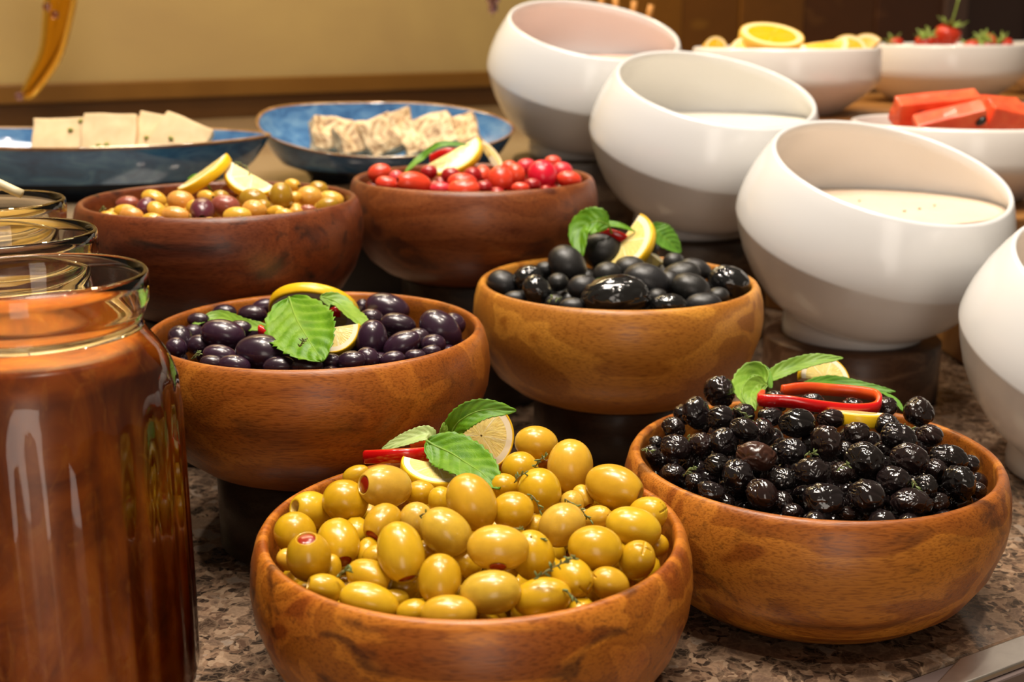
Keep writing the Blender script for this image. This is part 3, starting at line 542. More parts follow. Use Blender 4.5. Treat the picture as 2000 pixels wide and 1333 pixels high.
('yel', -0.2069, 0.9253, 0.2017, 0.613, -0.79, 0.0, 0.0, 0.011, 0.0072, 'bright yellow olive lying at the front rim centre'),
('peach', -0.1976, 0.9435, 0.2038, 0.61, -0.787, 0.069, 0.053, 0.0096, 0.0078, 'round golden olive above the bright yellow front one'),
('grn', -0.1895, 1.0119, 0.2053, -0.452, 0.583, -0.534, -0.414, 0.0112, 0.0098, 'upright green-gold olive right of the lemon'),
('hole', -0.1902, 1.0695, 0.2065, 0.572, -0.774, 0.224, -0.152, 0.0079, 0.0059, 'pitted yellow olive at the back rim right of the lemon'),
('peach', -0.1702, 1.0344, 0.2016, 0.612, -0.79, 0.034, 0.027, 0.011, 0.009, 'large orange-gold olive in the right half'),
('grn', -0.1661, 1.0591, 0.2042, 0.61, -0.787, 0.069, 0.053, 0.0087, 0.0074, 'greenish olive behind the orange-gold one'),
('yel', -0.1803, 1.0236, 0.2025, -0.469, 0.605, -0.508, -0.394, 0.0049, 0.0061, 'pale olive between the upright and orange-gold ones'),
('yel', -0.1522, 1.0389, 0.1983, 0.609, -0.786, 0.083, 0.064, 0.011, 0.0075, 'yellow olive near the right end of the back rim'),
('hole', -0.1829, 0.9491, 0.201, 0.607, -0.747, 0.091, -0.255, 0.0088, 0.0054, 'yellow olive with a dark hole at the front rim right of centre'),
('yel', -0.1744, 0.9403, 0.2008, 0.613, -0.79, 0.0, 0.0, 0.007, 0.0046, 'yellow sliver at the front rim beside the dark-holed one'),
('peach', -0.168, 0.9561, 0.2005, 0.613, -0.79, 0.0, 0.0, 0.0055, 0.0042, 'small orange olive at the front rim below the orange-gold one'),
('rose', -0.1606, 0.9674, 0.2002, 0.613, -0.79, 0.0, 0.0, 0.0068, 0.0042, 'pink olive at the front rim right of the small orange one'),
('grn', -0.1497, 0.997, 0.1995, 0.607, -0.784, -0.103, -0.08, 0.0094, 0.0062, 'shiny greenish olive at the right end of the front rim'),
('yel', -0.225, 0.9134, 0.1994, 0.613, -0.79, 0.0, 0.0, 0.0053, 0.0035, 'yellow sliver at the front rim below the purple one'),
('grn', -0.195, 0.9649, 0.2029, 0.613, -0.79, 0.0, 0.0, 0.0065, 0.006, 'dark greenish olive between the round golden and upright ones'),
('yel', -0.2462, 0.9557, 0.2037, 0.613, -0.79, 0.0, 0.0, 0.0069, 0.0064, 'olive in the gap left of the purple one'),
('grn', -0.2367, 1.0006, 0.2056, 0.613, -0.79, 0.0, 0.0, 0.0072, 0.006, 'olive in shade under the middle of the lemon')],
'r': [
('org', -0.1224, 1.1451, 0.2084, 0.61, -0.787, -0.069, -0.053, 0.0111, 0.0085, 'orange-red olive farthest left in its bowl'),
('org', -0.1094, 1.0792, 0.2069, 0.61, -0.787, 0.069, 0.053, 0.01, 0.0066, 'orange-red olive on the front rim at the left end'),
('pink', -0.1033, 1.1048, 0.2094, 0.613, -0.79, 0.0, 0.0, 0.0065, 0.0063, 'pink olive with a wet spot left of the holed one'),
('hole', -0.0848, 1.0672, 0.2087, -0.23, -0.125, 0.756, 0.6, 0.016, 0.0099, 'long red olive with a round hole at its left end'),
('pinkd', -0.0609, 1.0492, 0.2063, 0.613, -0.79, 0.0, 0.0, 0.009, 0.0059, 'red-pink olive at the front rim below the lemon tip'),
('org', -0.0429, 1.0635, 0.2094, 0.612, -0.79, 0.034, 0.027, 0.0131, 0.0086, 'large orange-red olive right below the lemon slice'),
('org', -0.0411, 1.0469, 0.2056, 0.613, -0.79, 0.0, 0.0, 0.014, 0.0093, 'flat orange-red olive at the front rim centre'),
('hole', -0.0262, 1.1031, 0.2122, 0.132, -0.649, 0.71, 0.239, 0.0087, 0.0075, 'red olive with a dark hole behind the tail of the lemon'),
('deep', -0.035, 1.0904, 0.2126, -0.469, 0.605, -0.508, -0.394, 0.0074, 0.0086, 'deep red olive in shade right of the lemon'),
('hole', -0.01, 1.0745, 0.2112, -0.415, 0.699, -0.534, -0.234, 0.0119, 0.0111, 'plump orange-red olive with a small hole at its foot'),
('org', 0.0034, 1.1038, 0.2121, -0.486, 0.627, -0.481, -0.373, 0.0099, 0.0082, 'orange-red olive leaning on the plump one'),
('pinkd', 0.0127, 1.1686, 0.2117, 0.61, -0.787, -0.069, -0.053, 0.0095, 0.0074, 'pink-red olive at the back rim right of the lemon tail'),
('mag', 0.0268, 1.1044, 0.2109, -0.469, 0.605, -0.508, -0.394, 0.0139, 0.0131, 'largest magenta olive in the right half'),
('org', 0.0393, 1.1986, 0.2122, 0.613, -0.79, 0.0, 0.0, 0.0084, 0.0068, 'orange-red olive topmost at the right back'),
('pinkd', 0.0465, 1.1546, 0.2087, 0.61, -0.787, 0.069, 0.053, 0.0099, 0.0089, 'rosy red olive right of the magenta one'),
('org', 0.0508, 1.1049, 0.2074, 0.611, -0.788, 0.055, 0.043, 0.0112, 0.0074, 'orange-red olive at the right end of the front rim'),
('org', 0.0071, 1.0527, 0.2064, 0.613, -0.79, 0.0, 0.0, 0.0079, 0.0051, 'small orange-red olive at the front rim left of the magenta one'),
('deep', -0.024, 1.0532, 0.2069, 0.613, -0.79, 0.0, 0.0, 0.0071, 0.006, 'deep red olive at the front rim behind the flat one'),
('deep', -0.0754, 1.1237, 0.2117, 0.613, -0.79, 0.0, 0.0, 0.0081, 0.0064, 'dark red olive beneath the lemon slice'),
('deep', 0.0177, 1.0714, 0.2068, 0.613, -0.79, 0.0, 0.0, 0.0072, 0.0058, 'dark red olive below the magenta one'),
('org', -0.0024, 1.1479, 0.213, 0.613, -0.79, 0.0, 0.0, 0.008, 0.0065, 'orange-red olive at the back rim beside the lemon tail'),
('deep', -0.0547, 1.1037, 0.2112, 0.613, -0.79, 0.0, 0.0, 0.0084, 0.0072, 'dark red olive beneath the middle of the lemon')],
}
LEM = [
[[-0.019, 0.7043, 0.1027], [0.9186, 0.254, -0.3026], [0.1801, 0.4125, 0.893], 0.0212, 0.004, 0, 360, 'lemon slice standing upright behind the mint on the green olives'],
[[-0.0427, 0.6562, 0.0993], [0.972, -0.1475, -0.1828], [-0.176, -0.9728, -0.1509], 0.0202, 0.007, 0, 180, 'lemon half slice lying under the pepper strip on the green olives'],
[[-0.1413, 0.8603, 0.1436], [0.988, 0.0661, -0.1395], [0.1447, -0.7116, 0.6876], 0.032, 0.008, 0, 360, 'lemon slice arching behind the mint leaf on the purple olives'],
[[-0.1143, 0.77, 0.1524], [0.9901, -0.1206, -0.0712], [-0.1259, -0.5446, -0.8292], 0.0173, 0.007, -15, 165, 'small lemon half with its rind down in front of the purple olives'],
[[0.0933, 1.0258, 0.1626], [0.5635, 0.3038, 0.7682], [0.6085, -0.7815, -0.1374], 0.0298, 0.008, 0, 180, 'lemon half slice curling over the topmost black olive'],
[[0.1172, 1.0269, 0.1554], [0.7866, -0.2473, -0.5658], [-0.4757, 0.3414, -0.8106], 0.0195, 0.006, 0, 180, 'pale lemon piece showing its white end right of the lemon curl on the black olives'],
[[0.2131, 0.8116, 0.1062], [0.9802, 0.1825, -0.0774], [-0.0587, 0.64, 0.7662], 0.0184, 0.005, 0, 180, 'pale lemon half standing between the two leaves on the wrinkled olives'],
[[0.2104, 0.7254, 0.108], [0.9901, -0.1206, -0.0712], [-0.1087, -0.9824, 0.1519], 0.0179, 0.008, 0, 180, 'lemon half showing its yellow rind below the pepper ring'],
[[-0.2612, 1.0525, 0.2181], [0.7939, 0.2435, 0.5571], [0.3248, -0.9445, -0.05], 0.0259, 0.008, 0, 180, 'lemon half seen on its yellow rind at the left of the bent pair'],
[[-0.2205, 1.0508, 0.2164], [0.8575, -0.2236, -0.4633], [-0.4373, -0.7911, -0.4277], 0.0233, 0.006, 0, 180, 'lemon half showing its pale flesh at the right of the bent pair'],
[[-0.0587, 1.2001, 0.2188], [0.8602, 0.2216, 0.4593], [0.4035, -0.8465, -0.3472], 0.0315, 0.008, 0, 180, 'lemon half slice with its rind to the right on the red olives'],
[[-0.0216, 1.2017, 0.218], [0.5542, -0.3038, -0.775], [0.3832, 0.9196, -0.0864], 0.0167, 0.005, 0, 180, 'narrow lemon piece with a white end leaning right on the red olives']]
LEAF = [
['g1', [[-0.0482, 0.6643, 0.1132], [-0.0343, 0.6532, 0.111], [-0.0195, 0.6345, 0.1089], [-0.0066, 0.6199, 0.1015]], 0.0177, [0.214, -0.7114, 0.6694], 0.18, 0.55],
['g1', [[-0.0379, 0.694, 0.1036], [-0.0307, 0.6921, 0.1163], [-0.0168, 0.693, 0.123], [0.0024, 0.6962, 0.121]], 0.0096, [0.1855, -0.8171, 0.5458], 0.35, 0.5],
['g1', [[-0.0455, 0.6947, 0.104], [-0.0508, 0.6932, 0.1083], [-0.0629, 0.6924, 0.1048], [-0.0769, 0.6918, 0.0986]], 0.0066, [-0.1617, -0.6417, 0.7498], 0.3, 0.75],
['g1', [[-0.0388, 0.6933, 0.1026], [-0.0404, 0.6914, 0.1077], [-0.0398, 0.692, 0.1119], [-0.0404, 0.6938, 0.1145]], 0.0033, [0.5071, -0.7762, 0.3746], 0.3, 0.6],
['p1', [[-0.1463, 0.793, 0.1682], [-0.1352, 0.7538, 0.1636], [-0.1236, 0.7256, 0.158], [-0.1126, 0.7076, 0.1478]], 0.0281, [0.0953, -0.8519, 0.5149], 0.15, 0.5],
['p1', [[-0.1316, 0.8299, 0.1605], [-0.1179, 0.8279, 0.1567], [-0.1041, 0.7958, 0.1555], [-0.0912, 0.7739, 0.1496]], 0.0105, [0.3941, -0.6452, 0.6546], 0.25, 0.6],
['p1', [[-0.1628, 0.8082, 0.1439], [-0.1823, 0.8152, 0.1446], [-0.2062, 0.8397, 0.1451], [-0.2219, 0.8237, 0.14]], 0.0067, [-0.0778, -0.5985, 0.7974], 0.3, 0.6],
['k1', [[0.0804, 1.0152, 0.1804], [0.0678, 1.0116, 0.1851], [0.0556, 1.0116, 0.1775], [0.0565, 0.996, 0.1549]], 0.0163, [-0.4928, -0.7236, 0.4833], 0.25, 0.55],
['k1', [[0.0726, 1.0215, 0.1815], [0.0821, 1.0193, 0.1811], [0.0917, 1.0187, 0.1791], [0.103, 1.0208, 0.1739]], 0.0044, [0.0741, -0.5513, 0.831], 0.2, 0.5],
['k1', [[0.1163, 1.0247, 0.1796], [0.1238, 1.0222, 0.173], [0.1324, 1.0226, 0.166], [0.142, 1.0252, 0.1557]], 0.0145, [0.3179, -0.8114, 0.4904], 0.2, 0.4],
['w1', [[0.1663, 0.7748, 0.1148], [0.1601, 0.7872, 0.1178], [0.1504, 0.7705, 0.1153], [0.1512, 0.7444, 0.1068]], 0.0117, [-0.4319, -0.7719, 0.4665], 0.5, 0.6],
['w1', [[0.1641, 0.7645, 0.1171], [0.1569, 0.7596, 0.1185], [0.1504, 0.7463, 0.1161], [0.151, 0.7332, 0.1089]], 0.0083, [-0.2762, -0.8225, 0.4972], 0.4, 0.6],
['w1', [[0.1703, 0.7794, 0.1097], [0.1706, 0.8033, 0.1147], [0.166, 0.8025, 0.1164], [0.1597, 0.8033, 0.1154]], 0.0051, [0.0, -0.702, 0.7122], 0.5, 0.45],
['w1', [[0.168, 0.7947, 0.1097], [0.184, 0.8055, 0.1156], [0.2031, 0.8021, 0.1233], [0.2227, 0.8024, 0.1243]], 0.0076, [0.039, -0.5998, 0.7992], 0.25, 0.65],
['w1', [[0.1919, 0.7815, 0.1124], [0.2151, 0.7946, 0.1104], [0.2373, 0.7909, 0.107], [0.2551, 0.7875, 0.1051]], 0.0061, [0.0797, -0.623, 0.7782], 0.2, 0.45],
['w1', [[0.2394, 0.7805, 0.1079], [0.2439, 0.7696, 0.1083], [0.2471, 0.7591, 0.1071], [0.2481, 0.748, 0.1035]], 0.0042, [0.4211, -0.7315, 0.5364], 0.2, 0.4],
['r1', [[-0.0982, 1.146, 0.2085], [-0.0877, 1.1826, 0.2176], [-0.0679, 1.1801, 0.2311], [-0.0408, 1.1846, 0.2301]], 0.0063, [-0.2981, -0.573, 0.7634], 0.2, 0.35],
['y1', [[-0.2616, 1.055, 0.2108], [-0.2654, 1.0513, 0.2163], [-0.2703, 1.0506, 0.2164], [-0.2759, 1.0524, 0.2137]], 0.0032, [-0.2387, -0.6314, 0.7378], 0.2, 0.5]]
SPRIG = {'g1': 'green mint sprig with one broad front leaf on the green olives', 'p1': 'green mint sprig with a broad toothed leaf on the purple olives', 'k1': 'basil sprig behind the lemon curl on the big black olives', 'w1': 'pale green mint sprig around the pepper ring on the wrinkled olives', 'r1': 'narrow green leaf arching over the lemon on the red olives', 'y1': 'bit of green herb behind the lemon on the mixed olives'}
PEP = [
[[[-0.0851, 0.6765, 0.0993], [-0.0749, 0.6678, 0.1027], [-0.0652, 0.6649, 0.1041], [-0.056, 0.6659, 0.1042], [-0.0488, 0.6717, 0.1029], [-0.0459, 0.6804, 0.1014]], 0.0043, 'red pepper strip on the green olives left of the mint', [[-0.0496, 0.7089, 0.0952], [-0.0555, 0.706, 0.0982], [-0.0616, 0.7041, 0.0969]]],
[[[-0.1637, 0.7781, 0.1501], [-0.1563, 0.7751, 0.1472], [-0.1483, 0.7751, 0.1448]], 0.0032, 'bit of red pepper under the left edge of the big mint leaf'],
[[[-0.1283, 0.8419, 0.1446], [-0.124, 0.8389, 0.1475], [-0.1198, 0.8399, 0.1476]], 0.004, 'bit of red pepper between the lemon half and the right leaf'],
[[[0.0705, 1.0284, 0.172], [0.0814, 1.0255, 0.1718], [0.0924, 1.0245, 0.1684], [0.101, 1.0265, 0.1632]], 0.0042, 'red pepper strip under the basil on the big black olives'],
[[[0.1703, 0.7477, 0.1178], [0.1847, 0.7516, 0.1184], [0.2023, 0.7535, 0.1168], [0.2189, 0.7516, 0.1159], [0.2282, 0.7458, 0.1156], [0.2291, 0.738, 0.1144], [0.2247, 0.7322, 0.1113], [0.2094, 0.7273, 0.1118], [0.1886, 0.7244, 0.1148], [0.1689, 0.7254, 0.1176], [0.1556, 0.7283, 0.1174], [0.1535, 0.7341, 0.1163], [0.157, 0.7419, 0.1167]], 0.004, 'long red pepper ring lying across the wrinkled olives'],
[[[-0.0793, 1.2027, 0.2142], [-0.0692, 1.2007, 0.2194], [-0.0593, 1.2007, 0.2212], [-0.0507, 1.2027, 0.2186]], 0.0049, 'dark red pepper strip behind the lemon on the red olives']]
THY = [
[[0.01, 0.5211, 0.096], [0.0287, 0.5191, 0.1077], 14, 'longest thyme sprig on the green olives beside the cross-cut olive'],
[[0.0273, 0.5972, 0.1051], [0.0404, 0.5952, 0.0944], 9, 'thyme sprig on the rosy olive in the right half of the green olives'],
[[0.0121, 0.6898, 0.1065], [0.0144, 0.6878, 0.1], 4, 'thyme scrap on the topmost green olive'],
[[0.0127, 0.6451, 0.1044], [0.0183, 0.6431, 0.1112], 6, 'thyme tuft between the topmost and glossy green olives'],
[[0.0012, 0.6148, 0.1071], [0.0066, 0.6128, 0.1131], 5, 'thyme tuft at the right edge of the big mint leaf'],
[[0.0101, 0.5999, 0.1059], [0.0142, 0.5979, 0.0984], 5, 'dark thyme tip on the glossy wet green olive'],
[[-0.0006, 0.5524, 0.1057], [0.0038, 0.5504, 0.1078], 4, 'thyme tip on the olive with the side pimento'],
[[0.0077, 0.5547, 0.1012], [0.0149, 0.5527, 0.1018], 5, 'thyme scrap right of the olive with the side pimento'],
[[-0.0822, 0.5338, 0.0911], [-0.0748, 0.5318, 0.0949], 6, 'thyme tuft on the wet olive near the front left rim of the green olives'],
[[0.0232, 0.5213, 0.0907], [0.0301, 0.5193, 0.0859], 6, 'thyme sprig hanging at the front right rim of the green olives'],
[[-0.0457, 0.5719, 0.106], [-0.0422, 0.5699, 0.1074], 3, 'tiny thyme tip on the rosy olive left of centre'],
[[0.1354, 0.7231, 0.114], [0.146, 0.7211, 0.1072], 7, 'thyme sprig below the crumpled leaf on the wrinkled olives'],
[[0.1042, 0.6985, 0.1038], [0.1095, 0.6965, 0.1009], 5, 'bright thyme tip at the left of the wrinkled olives'],
[[0.0977, 0.6627, 0.0925], [0.1031, 0.6607, 0.0982], 6, 'thyme twig near the front left rim of the wrinkled olives'],
[[0.0778, 0.7058, 0.0932], [0.0831, 0.7038, 0.0932], 4, 'thyme scrap at the left rim of the wrinkled olives'],
[[0.1642, 0.6558, 0.1075], [0.1687, 0.6538, 0.1096], 5, 'thyme flower head beside the pit-hole olive'],
[[0.2284, 0.696, 0.1111], [0.236, 0.694, 0.1108], 6, 'thyme flower at the right of the wrinkled olives below the leaf tip'],
[[0.1822, 0.647, 0.1039], [0.186, 0.645, 0.1053], 4, 'thyme flake at the centre of the wrinkled olives'],
[[0.2216, 0.6446, 0.098], [0.2246, 0.6426, 0.092], 5, 'yellow-green thyme stalk near the reddish front olive'],
[[-0.197, 0.7328, 0.1426], [-0.1907, 0.7308, 0.1471], 7, 'thyme tip at the front left rim of the purple olives'],
[[-0.1217, 0.6857, 0.1629], [-0.1191, 0.6837, 0.1672], 5, 'thyme scrap lying on the big leaf over the purple olives'],
[[0.0258, 0.8855, 0.1444], [0.0348, 0.8835, 0.1473], 7, 'thyme tip near the front left of the big black olives'],
[[0.0616, 0.8891, 0.1547], [0.0771, 0.8871, 0.1589], 6, 'thyme scrap on the longest black olive'],
[[-0.3215, 0.9518, 0.1985], [-0.3152, 0.9498, 0.204], 5, 'thyme scrap at the left rim of the mixed olives'],
[[-0.2294, 1.0288, 0.2313], [-0.2171, 1.0268, 0.223], 7, 'chopped herb sprig on the pale lemon face over the mixed olives']]

# ------------------------------------------------------------------ setting
def struct(name, vf, m, label=None, smooth=False):
    o = ob(name, me(name, *vf, m, smooth)); o['kind'] = 'structure'
    if label: o['label'] = label
    return o
struct('floor', prism([(-4, -3), (5, -3), (5, 6), (-4, 6)], -.95, -.90), M['floor'])
WA = Vector((-.565, 2.42)); WD = Vector((.805, .593)).normalized(); WN = Vector((WD.y, -WD.x))      # wall line and its inward side
def wp(s, off): p = WA+WD*s+WN*off; return (p.x, p.y)
CORNER = .895
wl = struct('wall_back', prism([wp(-2.2, 0), wp(CORNER, 0), wp(CORNER, -.1), wp(-2.2, -.1)], -.9, 2.3), M['wall'])
t1 = struct('trim_1', prism([wp(-2.2, .018), wp(CORNER, .018), wp(CORNER, 0.0), wp(-2.2, 0.0)], .205, .240), M['trim'])
t2 = struct('trim_2', prism([wp(-2.2, .008), wp(CORNER, .008), wp(CORNER, 0.0), wp(-2.2, 0.0)], .165, .2049), M['trim_dark'])
bevel(t1, .004)
wr = empty('wall_right', (*wp(CORNER, 0), -.9), None, None); wr['kind'] = 'structure'
PL = [(.0, .30, (.34, .155, .016), .030), (.303, .50, (.27, .115, .013), .026), (.503, .74, (.30, .130, .016), .030), (.743, 1.04, (.17, .064, .013), .026),
      (1.043, 1.34, (.14, .050, .014), .030), (1.343, 1.45, (.20, .125, .10), .040), (1.453, 1.78, (.075, .030, .018), .026), (1.783, 1.83, (.035, .045, .07), .035), (1.833, 2.6, (.016, .009, .008), .026)]
for k, (a, b, c, off) in enumerate(PL):
    v, f = prism([wp(CORNER+a, off), wp(CORNER+b, off), wp(CORNER+b, -.1), wp(CORNER+a, -.1)], -.9, 2.3)
    m = wood('panel_wood_%d' % k, tuple(x*1.1 for x in c), c, tuple(x*.5 for x in c), (0, R(90), 0), k+11, .2, scale=.30, rings=3)
    bevel(obw('panel', me('panel', v, f, m, False), wr), .004)
# counters
P1, DF = Vector((.205, .597)), Vector((.864, .503)).normalized(); NF = Vector((DF.y, -DF.x))
def fp(s, off): p = P1+DF*s+NF*off; return (p.x, p.y)
o = ob('countertop', me('countertop', *prism([fp(-1.0, 0), fp(2.0, 0), wp(2.55, .06), wp(-1.3, .06)], -.035, 0), M['granite'], False))
tag(bevel(o, .002), 'brown mottled granite worktop under the bowls and jars', 'countertop')
o = ob('counter_cabinet', me('counter_cabinet', *prism([fp(-1.0, -.06), fp(1.98, -.06), wp(2.53, .07), wp(-1.28, .07)], -.9, -.0352), M['step'], False))
tag(o, 'wooden cabinet carrying the granite worktop', 'cabinet')
o = ob('counter_rail', me('counter_rail', *prism([fp(-1.0, .026), fp(2.0, .026), fp(2.0, .0005), fp(-1.0, .0005)], -.012, -.0015), M['steel_dark'], False))
tag(bevel(o, .0012), 'dull grey metal rail along the front edge of the granite worktop', 'rail')
s0 = .047
o = ob('flat_steel_bar', me('flat_steel_bar', *prism([fp(s0-.055, .0235), fp(1.9, .0235), fp(1.9, .003), fp(s0, .003)], -.0013, .0030), M['steel'], False))
tag(bevel(o, .0012, 3), 'scratched flat steel bar with a slanted end at the lower right worktop edge', 'steel bar')
# raised back shelf
SH = [(-.78, .60), (.09, 1.776), (1.72, 2.98)]
back = [wp(2.55, .046), wp(CORNER-.01, .046), wp(CORNER-.01, .0185), wp(-1.3, .0185)]
o = ob('back_shelf', me('back_shelf', *prism(SH+back, .135, .165), M['shelf'], False))
tag(bevel(o, .002), 'polished tan stone shelf behind the bowls carrying the blue plates', 'shelf')
def inset(p, d): return (p[0]-d*.81, p[1]+d*.59)
o = ob('shelf_base', me('shelf_base', *prism([inset(p, .03) for p in SH]+[wp(2.50, .07), wp(-1.25, .07)], .0, .1349), M['black'], False))
tag(o, 'black front supporting the raised stone shelf', 'shelf base')
# honey wood stepped stand behind the white bowls
U = Vector((.766, .643)); Vv = Vector((-.643, .766))
def uv(u, v): p = U*u+Vv*v; return (p.x, p.y)
st = empty('stepped_stand', (*uv(1.2, .62), 0), 'honey coloured wooden stepped stand under the white fruit bowls', 'stand')
v, f = prism([uv(1.115, .60), uv(2.3, .60), uv(2.3, .865), uv(1.19, .865), uv(1.19, .70)], .0, .158); bevel(obw('lower_step', me('lower_step', v, f, M['step'], False), st), .003)
v, f = prism([uv(1.20, .8655), uv(2.3, .8655), uv(2.3, 1.20), uv(1.20, 1.20)], .0, .231); bevel(obw('upper_step', me('upper_step', v, f, M['step'], False), st), .003)

# ------------------------------------------------------------------ wooden bowls and risers
PROF = [(0, .004), (.060, .004), (.062, .0), (.070, .0), (.083, .0055), (.097, .0165), (.1075, .033), (.1135, .051), (.1150, .064), (.1140, .076), (.1115, .0855), (.1095, .0888), (.1075, .0900), (.1055, .0893), (.1045, .087), (.1050, .078), (.1055, .064), (.1035, .049), (.096, .032), (.084, .019), (.065, .012), (.035, .009), (0, .0085)]
BL = {'g': ('wooden bowl heaped with green olives at the front', 'wooden bowl'), 'w': ('wooden bowl of shiny wrinkled black olives at the right', 'wooden bowl'),
      'p': ('wooden bowl of purple olives beside the amber jar', 'wooden bowl'), 'k': ('golden brown wooden bowl of big smooth black olives', 'wooden bowl'),
      'y': ('dark streaked wooden bowl of mixed yellow and pink olives', 'wooden bowl'), 'r': ('reddish brown wooden bowl of bright red olives', 'wooden bowl')}
BP = {'g': (-.0207, .6000, 0), 'w': (.1832, .711, 0), 'p': (-.1295, .797, .058), 'k': (.0839, .962, .0555), 'r': (-.0356, 1.1395, .1162), 'y': (-.2359, .9954, .1162)}
TILT = {'w': (.0, .015), 'k': (.0, -.009), 'r': (0, .007), 'g': (0, -.005), 'y': (.02, 0), 'p': (0, 0)}
for b, (x, y, z) in BP.items():
    o = ob('wooden_bowl', me('wooden_bowl', *lathe(PROF, 128), BOWLW[b]), loc=(x, y, z)); tag(o, BL[b][0], 'bowl', 'round wooden bowls of olives')
RIS = {'p': ('riser', .0705, 'dark wooden riser under the bowl of purple olives'), 'k': ('riser', .066, 'dark wooden riser under the bowl of big black olives'),
       'r': ('riser', .068, 'tall dark wooden riser under the bowl of red olives'), 'y': ('riser', .072, 'tall dark wooden riser under the bowl of mixed olives')}
def riser(x, y, r, h, m, lab):
    e = .0025
    o = ob('riser_block', me('riser_block', *lathe([(0, 0), (r-e, 0), (r, e), (r, h-e), (r-e, h), (0, h)], 64), m), loc=(x, y, 0))
    o.data.shade_auto_smooth() if hasattr(o.data, 'shade_auto_smooth') else None
    tag(o, lab, 'riser', 'wooden risers under the bowls')
for b, (n, r, lab) in RIS.items(): riser(BP[b][0], BP[b][1], r, BP[b][2]-.0002, M['riser'], lab)

# ------------------------------------------------------------------ olives
def olive(kind, seed=0, nu=28, nv=20):
    """unit olive: long axis x in -1..1, girth 1; returns verts, faces"""
    rnd = random.Random(seed); v, f = [], []
    hole = kind in ('hole', 'pimento', 'pit', 'purpit')
    prof = []
    for i in range(nv+1):
        t = math.pi*i/nv; x = -math.cos(t); r = max(0, math.sin(t))**.92
        prof.append([x, r])
    if kind == 'pointed': prof = [[x, r*(1-.20*max(0, x))*(1+.05*x)] for x, r in prof]
    if hole:
        rh = {'hole': .34, 'pimento': .42, 'pit': .14, 'purpit': .26}[kind]
        prof = [p for p in prof if not (p[0] > 0 and p[1] < rh*1.15)]
        xe = prof[-1][0]
        prof += [[xe+.02, rh*1.08], [xe+.0, rh], [xe-.08, rh*.95]]
        if kind == 'pimento': prof += [[xe-.10, rh*.9], [xe-.10, 0]]
        else: prof += [[xe-.40, rh*.8], [xe-.45, 0]]
    rings = []
    for x, r in prof:
        if r < 1e-4: rings.append([len(v)]); v.append([x, 0, 0]); continue
        ring = []
        for k in range(nu):
            a = 2*math.pi*k/nu; ring.append(len(v)); v.append([x, r*math.cos(a), r*math.sin(a)])
        rings.append(ring)
    for a, b in zip(rings, rings[1:]):
        for k in range(nu):
            k2 = (k+1) % nu
            if len(a) == 1: f.append((a[0], b[k], b[k2]))
            elif len(b) == 1: f.append((a[k2], a[k], b[0]))
            else: f.append((a[k], b[k], b[k2], a[k2]))
    nin = len(v)
    v = np.array(v); off = np.array([rnd.uniform(-9, 9) for _ in range(3)])
    amp = {'shrivel': .0}.get(kind, .035)
    for i in range(len(v)):
        p = v[i]; q = Vector(p*1.1+off)
        if kind == 'shrivel':
            d = .12*mnoise.noise(q*.9)
            wq = q*1.0+Vector((mnoise.noise(q*1.5), mnoise.noise(q*1.5+Vector((5, 0, 0))), mnoise.noise(q*1.5+Vector((0, 5, 0)))))*.45
            rd = 1-abs(mnoise.noise(wq*1.35))*3.4; rd2 = 1-abs(mnoise.noise(wq*3.6+Vector(off)))*3.2
            mk = max(0, min(1, .5+1.6*mnoise.noise(q*.8+Vector((3, 3, 3)))))
            d += -.085*max(0, rd)-.05*max(0, rd2)*mk
        elif kind == 'wet':
            rd = 1-abs(mnoise.noise(Vector(p*np.array([1.2, 3.0, 3.0])+off)))*2; d = .03*mnoise.noise(q)-.06*max(0, rd-.40)-.02*max(0, 1-abs(mnoise.noise(q*4))*4)
        else: d = amp*mnoise.noise(q)
        v[i] = p*(1+d)
        if kind == 'cross' and p[0] > .80:
            a = math.atan2(p[2], p[1]); m = abs((a+math.pi/4) % (math.pi/2)-math.pi/4); rr = math.hypot(p[1], p[2])
            if m*rr < .055 and rr < .48: v[i][0] -= .07
        if kind == 'stem' and p[0] > .985: v[i][0] += .16
    return v, f
MESH = {}
def omesh(kind, var, mats):
    key = (kind, var, tuple(m.name for m in mats))
    if key not in MESH:
        hi = kind in ('shrivel', 'wet', 'cross')
        v, f = olive(kind, var*7+len(kind), 72 if hi else 28, 52 if hi else 20)
        mi = None
        if len(mats) > 1:
            mi = [1 if (np.hypot(*np.mean(v[list(q)], 0)[1:]) < .5 and np.mean(v[list(q)], 0)[0] > 0 and i > len(f)*.5 and np.mean(v[list(q)], 0)[0] < .92 and np.hypot(*np.mean(v[list(q)], 0)[1:]) < .34) else 0 for i, q in enumerate(f)]
        MESH[key] = me(kind+'_olive', v, f, mats, True, mi)
    return MESH[key]
def plug_mesh():
    v, f = [], []
    for i in range(7):
        t = i/6*math.pi/2; r = .40*math.sin(t+.001); x = .07*math.cos(t)
        for k in range(18): a = 2*math.pi*k/18; v.append((x, r*math.cos(a), r*math.sin(a)))
    for i in range(6):
        for k in range(18): f.append((i*18+k, (i+1)*18+k, (i+1)*18+(k+1) % 18, i*18+(k+1) % 18))
    f.append(tuple(range(18))); return me('pimento', v, f, M['pimento'])
PLUG = plug_mesh()
ONAME = {'g': 'green_olive', 'w': 'wrinkled_olive', 'p': 'purple_olive', 'k': 'black_olive', 'y': 'mixed_olive', 'r': 'red_olive'}
OGRP = {'g': 'green olives in the front bowl', 'w': 'wrinkled black olives in the right bowl', 'p': 'purple olives in their bowl', 'k': 'big black olives in their bowl', 'y': 'mixed olives in the left rear bowl', 'r': 'red olives in the rear bowl'}
rnd = random.Random(4)
